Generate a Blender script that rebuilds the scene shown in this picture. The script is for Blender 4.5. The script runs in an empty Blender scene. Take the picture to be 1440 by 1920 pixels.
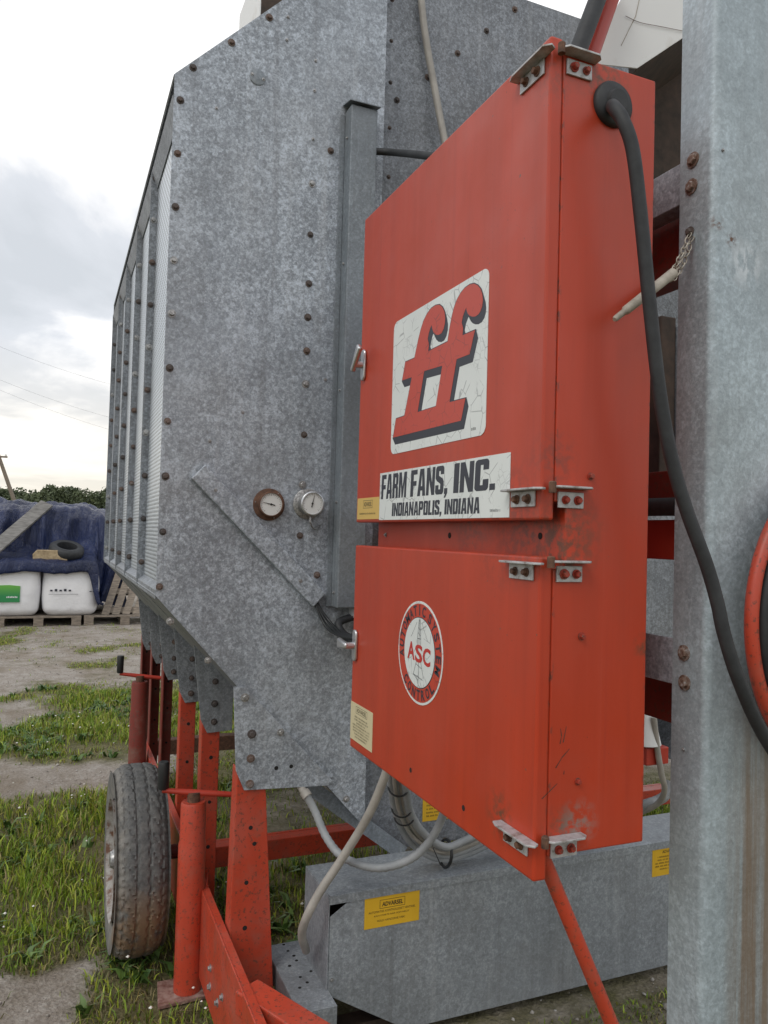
import bpy, math, random
import numpy as np
from mathutils import Vector, Matrix
from mathutils.geometry import tessellate_polygon
random.seed(7)
rng = np.random.default_rng(7)
scn = bpy.context.scene
COL = scn.collection

# ------------------------------------------------------------------ camera
YAW, PITCH, ROLL = [math.radians(a) for a in (22.934, 1.764, 1.581)]
FPX, HC = 1450.0, 1.5
F = np.array([math.sin(YAW)*math.cos(PITCH), math.cos(YAW)*math.cos(PITCH), math.sin(PITCH)])
_R0 = np.array([math.cos(YAW), -math.sin(YAW), 0.0]); _U0 = np.cross(_R0, F)
R = math.cos(ROLL)*_R0 + math.sin(ROLL)*_U0
U = -math.sin(ROLL)*_R0 + math.cos(ROLL)*_U0
CAM = np.array([0, 0, HC])
cd = bpy.data.cameras.new('camera'); cam = bpy.data.objects.new('camera', cd); COL.objects.link(cam)
cd.sensor_fit = 'VERTICAL'; cd.sensor_height = 24; cd.sensor_width = 18; cd.lens = 24*FPX/1920
cd.clip_start = 0.05; cd.clip_end = 2000
cam.matrix_world = Matrix(((R[0], U[0], -F[0], 0), (R[1], U[1], -F[1], 0), (R[2], U[2], -F[2], HC), (0, 0, 0, 1)))
scn.camera = cam

def P(px, py, x=None, y=None, z=None):
    """pixel of the photograph -> point on the plane x=, y= or z= that the thing touches"""
    d = F + R*(px-720)/FPX - U*(py-960)/FPX
    t = (x-CAM[0])/d[0] if x is not None else (y-CAM[1])/d[1] if y is not None else (z-CAM[2])/d[2]
    return CAM + d*t

# ------------------------------------------------------------------ world, sun, exposure
SUN_EL, SUN_AZ = math.radians(48), math.radians(-125)     # azimuth from +Y towards +X
world = bpy.data.worlds.new('World'); scn.world = world; world.use_nodes = True
wn = world.node_tree; wn.nodes.clear()
def build_world():
    N = wn.nodes; L = wn.links
    out = N.new('ShaderNodeOutputWorld'); bg = N.new('ShaderNodeBackground')
    sky = N.new('ShaderNodeTexSky'); sky.sky_type = 'NISHITA'; sky.sun_disc = False
    sky.sun_elevation = SUN_EL; sky.sun_rotation = SUN_AZ
    sc = N.new('ShaderNodeMix'); sc.data_type = 'RGBA'; sc.blend_type = 'MULTIPLY'; sc.inputs[0].default_value = 1
    sc.inputs[7].default_value = (0.11, 0.11, 0.11, 1)
    L.new(sky.outputs[0], sc.inputs[6])
    tc = N.new('ShaderNodeTexCoord'); sep = N.new('ShaderNodeSeparateXYZ'); L.new(tc.outputs['Generated'], sep.inputs[0])
    def math_(op, a, b=None):
        m = N.new('ShaderNodeMath'); m.operation = op
        for i, v in enumerate((a, b)):
            if v is None: continue
            if isinstance(v, (int, float)): m.inputs[i].default_value = v
            else: L.new(v, m.inputs[i])
        return m.outputs[0]
    zc = math_('ADD', math_('MAXIMUM', sep.outputs[2], 0.0), 0.16)
    cx = math_('DIVIDE', sep.outputs[0], zc); cy = math_('DIVIDE', sep.outputs[1], zc)
    cv = N.new('ShaderNodeCombineXYZ'); L.new(cx, cv.inputs[0]); L.new(cy, cv.inputs[1]); cv.inputs[2].default_value = 3.7
    n1 = N.new('ShaderNodeTexNoise'); n1.inputs['Scale'].default_value = 1.15; n1.inputs['Detail'].default_value = 7
    n1.inputs['Roughness'].default_value = 0.55; n1.inputs['Distortion'].default_value = 0.35; L.new(cv.outputs[0], n1.inputs['Vector'])
    r = N.new('ShaderNodeValToRGB'); L.new(n1.outputs[0], r.inputs[0])
    e = r.color_ramp.elements
    e[0].position = 0.33; e[0].color = (0.72, 0.755, 0.80, 1)
    e[1].position = 0.62; e[1].color = (1.35, 1.34, 1.33, 1)
    a = r.color_ramp.elements.new(0.44); a.color = (0.82, 0.85, 0.90, 1)
    b = r.color_ramp.elements.new(0.51); b.color = (1.10, 1.10, 1.11, 1)
    # haze towards the horizon all round: slightly warm white
    hz = N.new('ShaderNodeMapRange'); L.new(sep.outputs[2], hz.inputs[0])
    hz.inputs[1].default_value = 0.0; hz.inputs[2].default_value = 0.22; hz.inputs[3].default_value = 0.7; hz.inputs[4].default_value = 0.0
    mh = N.new('ShaderNodeMix'); mh.data_type = 'RGBA'; L.new(hz.outputs[0], mh.inputs[0]); L.new(r.outputs[0], mh.inputs[6])
    mh.inputs[7].default_value = (1.12, 1.0, 0.78, 1)
    # thin gaps where the clear sky shows a little
    n2 = N.new('ShaderNodeTexNoise'); n2.inputs['Scale'].default_value = 0.7; n2.inputs['Detail'].default_value = 5; L.new(cv.outputs[0], n2.inputs['Vector'])
    mr = N.new('ShaderNodeMapRange'); L.new(n2.outputs[0], mr.inputs[0])
    mr.inputs[1].default_value = 0.58; mr.inputs[2].default_value = 0.75; mr.inputs[3].default_value = 0.93; mr.inputs[4].default_value = 0.6
    mx = N.new('ShaderNodeMix'); mx.data_type = 'RGBA'; L.new(mr.outputs[0], mx.inputs[0]); L.new(sc.outputs[2], mx.inputs[6]); L.new(mh.outputs[2], mx.inputs[7])
    L.new(mx.outputs[2], bg.inputs[0]); bg.inputs[1].default_value = 1.0
    L.new(bg.outputs[0], out.inputs[0])
build_world()
sd = bpy.data.lights.new('sun', 'SUN'); sd.energy = 0.9; sd.angle = math.radians(22); sd.color = (1.0, 0.95, 0.87)
sun = bpy.data.objects.new('sun', sd); COL.objects.link(sun)
sdir = Vector((math.cos(SUN_EL)*math.sin(SUN_AZ), math.cos(SUN_EL)*math.cos(SUN_AZ), math.sin(SUN_EL)))
sun.rotation_euler = (-sdir).to_track_quat('-Z', 'Y').to_euler()
vs = scn.view_settings
vs.view_transform = 'Standard'; vs.look = 'None'; vs.exposure = 0.0; vs.gamma = 1.0; vs.use_curve_mapping = False

# ------------------------------------------------------------------ material helpers
class Nd:
    def __init__(s, nt): s.nt = nt
    def new(s, t): return s.nt.nodes.new(t)
    def put(s, sock, v):
        if v is None: return
        if isinstance(v, bpy.types.NodeSocket): s.nt.links.new(v, sock)
        elif isinstance(v, tuple) and len(v) == 3 and sock.type == 'RGBA': sock.default_value = (*v, 1)
        else: sock.default_value = v
    def pos(s): return s.new('ShaderNodeNewGeometry').outputs['Position']
    def stretch(s, v, sc, loc=(0, 0, 0)):
        m = s.new('ShaderNodeMapping'); s.put(m.inputs[0], v); m.inputs['Scale'].default_value = sc; m.inputs['Location'].default_value = loc
        return m.outputs[0]
    def noise(s, v, scale, detail=4, rough=.5, dist=0):
        n = s.new('ShaderNodeTexNoise'); s.put(n.inputs['Vector'], v); n.inputs['Scale'].default_value = scale
        n.inputs['Detail'].default_value = detail; n.inputs['Roughness'].default_value = rough; n.inputs['Distortion'].default_value = dist
        return n.outputs[0]
    def vor(s, v, scale, feature='F1', out=0):
        n = s.new('ShaderNodeTexVoronoi'); n.feature = feature; s.put(n.inputs['Vector'], v); n.inputs['Scale'].default_value = scale
        return n.outputs[out]
    def ramp(s, f, stops):
        r = s.new('ShaderNodeValToRGB'); s.put(r.inputs[0], f); el = r.color_ramp.elements
        while len(el) < len(stops): el.new(.5)
        for e, (p, c) in zip(el, stops):
            e.position = p; e.color = (*c, 1) if isinstance(c, tuple) else (c, c, c, 1)
        return r.outputs[0]
    def mr(s, f, a, b, c=0., d=1.):
        m = s.new('ShaderNodeMapRange'); s.put(m.inputs[0], f)
        for i, v in enumerate((a, b, c, d)): m.inputs[i+1].default_value = v
        return m.outputs[0]
    def mix(s, f, a, b, blend='MIX'):
        m = s.new('ShaderNodeMix'); m.data_type = 'RGBA'; m.blend_type = blend
        s.put(m.inputs[0], f); s.put(m.inputs[6], a); s.put(m.inputs[7], b); return m.outputs[2]
    def math(s, op, a, b=None):
        m = s.new('ShaderNodeMath'); m.operation = op; s.put(m.inputs[0], a); s.put(m.inputs[1], b); return m.outputs[0]
    def sep(s, v):
        n = s.new('ShaderNodeSeparateXYZ'); s.put(n.inputs[0], v); return n.outputs
    def near(s, v, c, r0, r1):
        n = s.new('ShaderNodeVectorMath'); n.operation = 'DISTANCE'; s.put(n.inputs[0], v); n.inputs[1].default_value = c
        return s.mr(n.outputs['Value'], r0, r1, 1., 0.)
    def bump(s, h, strength, dist=.002):
        b = s.new('ShaderNodeBump'); s.put(b.inputs['Height'], h); b.inputs['Strength'].default_value = strength; b.inputs['Distance'].default_value = dist
        return b.outputs[0]

def mat(name, col=(.5, .5, .5), rough=.5, metal=0., spec=.5, fn=None):
    m = bpy.data.materials.new(name); m.use_nodes = True
    b = m.node_tree.nodes['Principled BSDF']; n = Nd(m.node_tree)
    b.inputs['Base Color'].default_value = (*col, 1); b.inputs['Roughness'].default_value = rough
    b.inputs['Metallic'].default_value = metal; b.inputs['Specular IOR Level'].default_value = spec
    if fn:
        for k, v in fn(n).items(): n.put(b.inputs[k], v)
    return m

def galv(name, lo=.225, hi=.52, streak=.25, tint=(.90, 1.0, 1.13), metal=.25, rough=.5, extra=None, spangle=1.):
    def fn(n):
        p = n.pos()
        a = n.noise(p, 118, 5, .72, .4)
        c1 = n.new('ShaderNodeSeparateColor'); n.put(c1.inputs[0], n.vor(n.stretch(p, (1, 1, .8)), 92, 'F1', 1))
        c2 = n.new('ShaderNodeSeparateColor'); n.put(c2.inputs[0], n.vor(p, 240, 'F1', 1))
        big = n.noise(p, 4, 5, .6); st = n.noise(n.stretch(p, (14, 14, .9)), 1.6, 5, .6); reg = n.noise(p, 1.7, 3, .5)
        amp = n.mr(reg, .3, .7, .85, 1.5)
        f = n.math('MULTIPLY', n.math('SUBTRACT', a, .5), 1.25)
        f = n.math('ADD', f, n.math('MULTIPLY', n.math('SUBTRACT', c1.outputs[0], .5), .20))
        f = n.math('ADD', f, n.math('MULTIPLY', n.math('SUBTRACT', c2.outputs[0], .5), .16))
        f = n.math('MULTIPLY', n.math('MULTIPLY', f, amp), spangle)
        f = n.math('ADD', f, n.math('MULTIPLY', n.math('SUBTRACT', big, .5), .7))
        f = n.math('ADD', f, n.math('MULTIPLY', n.math('SUBTRACT', st, .5), streak))
        f = n.math('ADD', f, .5)
        T = lambda v: tuple(v*t for t in tint)
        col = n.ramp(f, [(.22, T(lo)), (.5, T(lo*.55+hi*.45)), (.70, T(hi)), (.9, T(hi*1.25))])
        dirt = n.noise(p, 2.1, 6, .65)
        col = n.mix(n.mr(dirt, .50, .76, 0., .32), col, (.20, .185, .165))
        wash = n.noise(n.stretch(p, (22, 22, .55)), 1.0, 5, .65); col = n.mix(n.mr(wash, .56, .74, 0., .30), col, (.50, .52, .54)); col = n.mix(n.mr(wash, .42, .28, 0., .35), col, (.13, .13, .135))
        if extra: col = extra(n, p, col)
        return {'Base Color': col, 'Roughness': n.mr(a, .3, .7, rough-.08, rough+.14), 'Normal': n.bump(n.math('ADD', n.math('MULTIPLY', a, .04), n.noise(n.stretch(p, (1, 1, .6)), 2.6, 2, .5)), .55, .03)}
    return mat(name, metal=metal, rough=rough, fn=fn)

M = {}
M['galv'] = galv('galvanised_spangle')
M['galv_dim'] = galv('galvanised_dark', lo=.14, hi=.31, tint=(.92, 1., 1.11))  # same spangle in a darker tone, for ribs, eave, inner wall and hopper
M['galv_smooth'] = galv('galvanised_smooth', lo=.175, hi=.32, streak=.25, tint=(.88, 1.0, 1.12), spangle=.65)
M['galv_cool'] = galv('galvanised_cool', lo=.17, hi=.34, streak=.2, tint=(.92, 1.0, 1.09))
M['galv_guard'] = galv('galvanised_guard', lo=.22, hi=.40, streak=.2, tint=(.91, 1.0, 1.09), spangle=.75)
def post_stain(n, p, col):
    s = n.sep(p)
    streak = n.noise(n.stretch(p, (45, 45, 1.1)), 1.0, 6, .65)
    m = n.math('MULTIPLY', n.mr(s[0], 1.045, 1.085), n.mr(s[2], 1.30, 1.08))
    m = n.math('MULTIPLY', m, n.mr(streak, .34, .58))
    col = n.mix(n.math('MULTIPLY', m, .75), col, (.19, .115, .055))
    w = n.math('MULTIPLY', n.near(p, (1.075, .975, 1.985), .0, .05), n.mr(n.noise(n.stretch(p, (30, 30, 12)), 2, 4, .6), .45, .55))
    col = n.mix(n.math('MULTIPLY', w, .8), col, (.68, .72, .76))
    for c in ((1.012, .977, 2.045), (1.043, .975, 2.02)):
        m2 = n.math('MULTIPLY', n.near(p, c, .004, .016), n.mr(n.noise(p, 140, 3), .42, .6))
        col = n.mix(m2, col, (.13, .07, .045))
    return col
M['galv_post'] = galv('galvanised_post', lo=.30, hi=.54, streak=.35, tint=(.85, 1.0, 1.10), spangle=.7, extra=post_stain)

def perf(n):
    p = n.pos(); s = n.sep(p)
    row = n.math('MULTIPLY', s[2], 1/.0125)
    odd = n.math('MULTIPLY', n.math('FRACT', n.math('MULTIPLY', n.math('FLOOR', row), .5)), 1.)
    fy = n.math('SUBTRACT', n.math('FRACT', n.math('ADD', n.math('MULTIPLY', s[1], 1/.034), odd)), .5)
    fz = n.math('SUBTRACT', n.math('FRACT', row), .5)
    d = n.math('ADD', n.math('MULTIPLY', fy, fy), n.math('MULTIPLY', fz, fz))
    hole = n.mr(d, .05, .09, 1., 0.)
    col = n.mix(n.noise(p, 30, 4), (.50, .55, .60), (.66, .71, .76))
    return {'Base Color': n.mix(hole, col, (.07, .075, .08)), 'Normal': n.bump(d, .4, .003)}
M['perforated'] = mat('perforated_sheet', rough=.38, metal=.5, fn=perf)  # sheet colour made paler to carry the stronger light on the screens

def redpaint(name, base=(.48, .045, .014), spots=.0, rust=(), grime=.25, rough=.42, fade=(.42, .058, .026), seam=False):
    def fn(n):
        p = n.pos()
        a = n.noise(n.stretch(p, (9, 9, .8)), 1.4, 5, .6); b = n.noise(p, 7, 5, .6)
        col = n.mix(n.mr(a, .35, .7), base, tuple(c*.82 for c in base))
        col = n.mix(n.mr(b, .5, .85, 0, .55), col, fade)
        sp = n.mr(n.noise(p, 230, 2, .5), .70, .74)
        sp = n.math('MULTIPLY', sp, n.mr(n.noise(p, 9, 3), .45, .65))
        col = n.mix(n.math('MULTIPLY', sp, .8), col, (.06, .025, .018))
        if spots:
            s2 = n.mr(n.noise(p, 110, 3, .6), .62-.08*spots, .70-.08*spots)
            col = n.mix(n.math('MULTIPLY', s2, .75), col, (.10, .045, .03))
            s3 = n.mr(n.noise(p, 11, 5, .65), .52, .72, 0, .6*spots)
            col = n.mix(s3, col, (.19, .13, .10))
        for c, r0, r1, rc in rust:
            m = n.math('MULTIPLY', n.near(p, c, r0, r1), n.mr(n.noise(p, 60, 5, .65), .43, .58))
            col = n.mix(m, col, rc)
        if seam:
            sx = n.sep(p)
            e1 = n.mr(n.math('ABSOLUTE', n.math('SUBTRACT', sx[0], .7095)), .0, .006, 1., 0.)
            e2 = n.mr(n.math('ABSOLUTE', n.math('SUBTRACT', sx[0], .895)), .0, .006, 1., 0.)
            e3 = n.mr(n.math('ABSOLUTE', n.math('SUBTRACT', sx[0], .685)), .0004, .004, 1., 0.)
            fr = n.mr(sx[1], 1.01, 1.03, 1., 0.)
            ed = n.math('MULTIPLY', n.math('MAXIMUM', n.math('MAXIMUM', e1, e2), n.math('MULTIPLY', e3, .0)), fr)
            ch = n.math('MULTIPLY', ed, n.mr(n.noise(n.stretch(p, (1, 1, .45)), 75, 4, .7), .54, .60))
            col = n.mix(ch, col, (.10, .04, .03))
            run = n.noise(n.stretch(p, (55, 55, 1.2)), 1.0, 5, .65)
            col = n.mix(n.mr(run, .56, .72, 0, .38), col, (.46, .06, .03))
            col = n.mix(n.mr(run, .44, .30, 0, .35), col, (.33, .030, .014))
            gr = n.mr(n.noise(p, 3.2, 6, .7), .50, .75, 0, .4); col = n.mix(gr, col, (.34, .055, .03))
            chip = n.math('MULTIPLY', n.mr(n.noise(p, 95, 2, .5), .74, .76), n.mr(n.noise(p, 4, 2), .5, .62)); col = n.mix(chip, col, (.14, .08, .06))
        rg = n.mr(b, .3, .8, rough-.06, rough+.16)
        return {'Base Color': col, 'Roughness': rg, 'Normal': n.bump(n.noise(p, 40, 3), .05, .001)}
    return mat(name, rough=rough, fn=fn)
BR = (.11, .055, .03); GB = (.23, .20, .18)
M['red_cab'] = redpaint('red_cabinet_paint', seam=True, rust=[((.735, 1., 1.055), .0, .045, BR), ((.765, 1., 1.06), .0, .045, GB), ((.79, 1., 2.245), .01, .06, BR),
                                                  ((.735, 1.02, 1.505), .01, .08, BR), ((.730, 1.10, 1.525), .0, .14, (.17, .035, .025)), ((.730, 1.3, 1.535), .0, .10, (.2, .04, .03)), ((.73, 1.0, 1.465), .0, .03, BR), ((.70, 1.0, 2.23), .0, .05, (.25, .05, .03)), ((.685, 1.10, 1.05), .0, .05, BR),
                                                  ((.71, 1.0, 1.63), .0, .05, (.22, .045, .03)), ((.893, 1., 2.04), .0, .03, BR), ((.893, 1., 1.33), .0, .03, BR), ((.895, 1.05, 1.02), .0, .03, BR)])
M['red_dull'] = redpaint('dull_red_paint', base=(.34, .036, .018), spots=1., fade=(.22, .07, .05), rough=.6)
M['red_leg'] = redpaint('red_frame_paint', base=(.50, .058, .026), spots=.6, fade=(.44, .12, .09))
M['red_dark'] = redpaint('red_weathered_paint', base=(.20, .028, .018), spots=.9, fade=(.22, .06, .05), rough=.6)
M['red_new'] = redpaint('red_tube_paint', base=(.50, .05, .03), spots=.0)
M['rust'] = mat('rusty_steel', rough=.8, fn=lambda n: {'Base Color': n.ramp(n.noise(n.pos(), 60, 5, .65), [(.3, (.055, .03, .022)), (.55, (.13, .065, .04)), (.75, (.22, .11, .065))])})
M['rust_bolt'] = mat('rusty_bolt', rough=.75, fn=lambda n: {'Base Color': n.ramp(n.noise(n.pos(), 9, 5, .65), [(.35, (.06, .055, .055)), (.5, (.10, .078, .070)), (.60, (.15, .10, .08)), (.70, (.22, .21, .21))])})
M['tarnish'] = mat('tarnished_bolt', rough=.7, metal=.2, fn=lambda n: {'Base Color': n.ramp(n.noise(n.pos(), 120, 4, .65), [(.36, (.12, .065, .045)), (.52, (.22, .15, .12)), (.68, (.36, .35, .35))])})
M['rust_dark'] = mat('dark_rusty_sheet', rough=.85, fn=lambda n: {'Base Color': n.ramp(n.noise(n.pos(), 18, 6, .65), [(.3, (.03, .024, .02)), (.6, (.075, .05, .038)), (.8, (.12, .07, .045))])})
M['zinc'] = mat('zinc_bolt', rough=.42, metal=.6, fn=lambda n: {'Base Color': n.ramp(n.noise(n.pos(), 150, 3), [(.35, (.22, .22, .22)), (.7, (.5, .5, .5))])})
M['plate'] = mat('zinc_plate', rough=.5, metal=.3, fn=lambda n: {'Base Color': n.ramp(n.noise(n.pos(), 50, 6, .7), [(.32, (.18, .14, .11)), (.46, (.40, .40, .41)), (.75, (.60, .61, .63))])})
M['foot'] = mat('dusty_red_plate', rough=.8, fn=lambda n: {'Base Color': n.ramp(n.noise(n.pos(), 35, 5, .65), [(.35, (.15, .06, .045)), (.55, (.30, .19, .16)), (.75, (.38, .30, .27))])})
M['chrome'] = mat('worn_chrome', (.55, .56, .58), .3, .8)
M['black_rubber'] = mat('black_rubber', rough=.62, fn=lambda n: {'Base Color': n.ramp(n.noise(n.pos(), 25, 6, .65), [(.3, (.012, .0135, .016)), (.7, (.034, .037, .041))])})
M['black_plastic'] = mat('black_plastic', (.02, .022, .024), .45)
M['hole'] = mat('dark_hole', (.012, .011, .011), .9)
M['pvc'] = mat('grey_pvc_conduit', rough=.5, fn=lambda n: {'Base Color': n.ramp(n.noise(n.pos(), 14, 5, .6), [(.3, (.24, .26, .275)), (.7, (.37, .385, .40))])})
M['cream'] = mat('cream_pvc', rough=.5, fn=lambda n: {'Base Color': n.ramp(n.noise(n.pos(), 14, 5, .6), [(.3, (.27, .255, .23)), (.7, (.42, .40, .365))])})
def crackle(n):
    p = n.pos()
    d = n.vor(n.stretch(p, (1, 1, 1)), 26, 'DISTANCE_TO_EDGE'); q = n.noise(p, 22, 3)
    ln = n.math('MULTIPLY', n.mr(d, .012, .028, 1., 0.), n.mr(q, .47, .55))
    d2 = n.vor(p, 70, 'DISTANCE_TO_EDGE'); l2 = n.math('MULTIPLY', n.mr(d2, .02, .05, 1., 0.), n.mr(n.noise(p, 13, 2), .55, .62))
    ln = n.math('MAXIMUM', ln, n.math('MULTIPLY', l2, .6))
    c = n.mix(n.noise(p, 9, 4), (.62, .66, .66), (.76, .79, .78))
    return {'Base Color': n.mix(n.math('MULTIPLY', ln, .65), c, (.23, .24, .25))}
M['decal_white'] = mat('cracked_white_vinyl', rough=.4, fn=crackle)
def crackle_red(n):
    p = n.pos(); d = n.vor(p, 30, 'DISTANCE_TO_EDGE')
    ln = n.math('MULTIPLY', n.mr(d, .012, .03, 1., 0.), n.mr(n.noise(p, 22, 3), .47, .55))
    return {'Base Color': n.mix(n.math('MULTIPLY', ln, .6), (.50, .048, .024), (.16, .025, .025))}
M['decal_red'] = mat('cracked_red_vinyl', rough=.4, fn=crackle_red)
M['ink'] = mat('dark_navy_ink', (.022, .026, .042), .45)
M['ink_black'] = mat('black_print', (.02, .02, .018), .5)
M['ink_brown'] = mat('faded_print', (.075, .065, .035), .5)
M['ink_red'] = mat('red_print', (.50, .03, .025), .45)
M['yellow'] = mat('yellow_vinyl', rough=.45, fn=lambda n: {'Base Color': n.mix(n.noise(n.pos(), 20, 4), (.62, .36, .018), (.75, .46, .03))})
M['yellow_pale'] = mat('faded_yellow_vinyl', (.62, .42, .12), .45)
M['cream_vinyl'] = mat('cream_vinyl', (.60, .53, .34), .45)
M['dial'] = mat('gauge_dial', (.68, .69, .68), .3)
M['white_paint'] = mat('white_sheet_paint', rough=.45, fn=lambda n: {'Base Color': n.mix(n.mr(n.noise(n.pos(), 5, 6, .6), .55, .8), (.74, .75, .75), (.48, .44, .38))})
M['wood'] = mat('weathered_wood', rough=.8, fn=lambda n: {'Base Color': n.ramp(n.noise(n.stretch(n.pos(), (6, 6, 40)), 1.5, 6, .65), [(.3, (.10, .085, .07)), (.55, (.24, .20, .16)), (.8, (.36, .31, .25))])})
M['wood_grey'] = mat('grey_weathered_wood', rough=.85, fn=lambda n: {'Base Color': n.ramp(n.noise(n.stretch(n.pos(), (5, 5, 30)), 1.5, 6, .65), [(.3, (.10, .095, .09)), (.55, (.20, .195, .185)), (.8, (.30, .29, .275))])})
M['wood_pale'] = mat('pale_wood', rough=.8, fn=lambda n: {'Base Color': n.ramp(n.noise(n.pos(), 18, 5, .6), [(.3, (.22, .16, .09)), (.7, (.48, .38, .24))])})
M['peg'] = mat('grey_peg', rough=.7, fn=lambda n: {'Base Color': n.ramp(n.noise(n.pos(), 40, 5, .6), [(.3, (.26, .23, .19)), (.7, (.48, .44, .38))])})
M['bag'] = mat('woven_white_bag', rough=.6, fn=lambda n: {'Base Color': n.mix(n.noise(n.pos(), 4, 4), (.70, .71, .74), (.80, .80, .82)), 'Normal': n.bump(n.noise(n.pos(), 6, 3), .4, .04)})
M['bag_green'] = mat('green_bag_print', rough=.6, fn=lambda n: {'Base Color': n.mix(n.mr(n.sep(n.pos())[2], .45, .62), (.02, .22, .07), (.14, .42, .06))})
def tarpf(n):
    p = n.pos(); c = n.noise(n.stretch(p, (5, 5, 1.5)), 1.3, 6, .7, .8)
    return {'Base Color': n.ramp(n.noise(p, 1.4, 5, .6), [(.3, (.010, .016, .048)), (.6, (.018, .030, .095)), (.8, (.035, .05, .11))]),
            'Normal': n.bump(c, .75, .13), 'Roughness': n.mr(c, .3, .7, .13, .26)}
M['tarp'] = mat('blue_tarpaulin', rough=.3, spec=.45, fn=tarpf)
M['bark'] = mat('bark', (.07, .055, .04), .9)
M['leaf_far'] = mat('far_foliage', rough=.7, fn=lambda n: {'Base Color': n.ramp(n.noise(n.pos(), .5, 4, .6), [(.3, (.05, .068, .036)), (.55, (.085, .11, .05)), (.75, (.12, .145, .06))])})
def tyref(n):
    p = n.pos(); s = n.sep(p); a = n.noise(p, 26, 6, .7)
    c = n.ramp(n.noise(p, 90, 4, .6), [(.3, (.03, .034, .038)), (.6, (.085, .09, .095)), (.8, (.15, .15, .15))])
    dust = n.mr(a, .32, .62, .15, .8)
    c = n.mix(n.math('MULTIPLY', dust, n.math('MULTIPLY', n.mr(s[0], .228, .262, 1., .28), n.mr(s[0], .214, .226, .15, 1.))), c, (.30, .28, .25))
    m = n.math('MULTIPLY', n.mr(n.noise(p, 14, 5, .65), .36, .50), n.near(p, (.325, 2.66, .16), .07, .22))
    c = n.mix(n.math('MULTIPLY', m, .85), c, (.23, .145, .08))
    return {'Base Color': c, 'Normal': n.bump(n.noise(p, 160, 4, .7), .4, .003)}
M['tyre'] = mat('dusty_tyre', rough=.8, fn=tyref)
M['rim'] = mat('dirty_white_rim', rough=.6, fn=lambda n: {'Base Color': n.ramp(n.noise(n.pos(), 30, 5, .65), [(.38, (.13, .06, .035)), (.5, (.28, .26, .24)), (.8, (.48, .48, .47))])})
def groundf(n):
    p = n.pos(); at = n.new('ShaderNodeAttribute'); at.attribute_name = 'dirt'
    fine = n.noise(p, 55, 6, .7); mid = n.noise(p, 8, 6, .65)
    pale = n.ramp(n.math('ADD', n.math('MULTIPLY', fine, .6), n.math('MULTIPLY', mid, .4)), [(.30, (.15, .12, .09)), (.5, (.32, .285, .25)), (.68, (.48, .45, .41))])
    th = n.ramp(n.math('ADD', n.math('MULTIPLY', fine, .5), n.math('MULTIPLY', mid, .5)), [(.32, (.06, .06, .022)), (.5, (.13, .12, .05)), (.68, (.22, .185, .09))])
    k = n.mr(n.math('ADD', at.outputs['Fac'], n.math('MULTIPLY', n.math('SUBTRACT', mid, .5), .7)), .22, .66)
    pale = n.mix(n.mr(n.noise(n.stretch(p, (1.6, .9, 1)), 1.5, 6, .68), .46, .66, 0., .75), pale, n.mix(fine, (.11, .085, .055), (.27, .215, .155)))
    peb = n.vor(p, 70)
    return {'Base Color': n.mix(k, th, pale), 'Normal': n.bump(n.math('ADD', fine, n.math('MULTIPLY', peb, .5)), .9, .016)}
M['ground'] = mat('dirt_and_thatch', rough=.95, fn=groundf)
def grassf(stops):
    def fn(n):
        g = n.new('ShaderNodeNewGeometry')
        return {'Base Color': n.ramp(g.outputs['Random Per Island'], stops)}
    return fn
M['grass'] = mat('grass_blades', rough=.55, spec=.3, fn=grassf([(.0, (.09, .16, .02)), (.45, (.21, .32, .03)), (.7, (.38, .45, .05)), (.88, (.32, .28, .09)), (1., (.34, .28, .14))]))
M['dry_grass'] = mat('dry_grass_blades', rough=.7, spec=.2, fn=grassf([(.0, (.09, .085, .04)), (.5, (.17, .14, .07)), (.8, (.26, .21, .12)), (1., (.08, .12, .03))]))
M['weed'] = mat('weed_leaves', rough=.5, fn=grassf([(.0, (.04, .09, .02)), (.6, (.08, .15, .03)), (1., (.13, .21, .05))]))
M['petal'] = mat('white_petals', (.75, .75, .70), .6)
M['stone'] = mat('gravel_stone', rough=.9, fn=grassf([(.0, (.16, .14, .12)), (.5, (.32, .30, .27)), (1., (.48, .46, .43))]))

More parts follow.
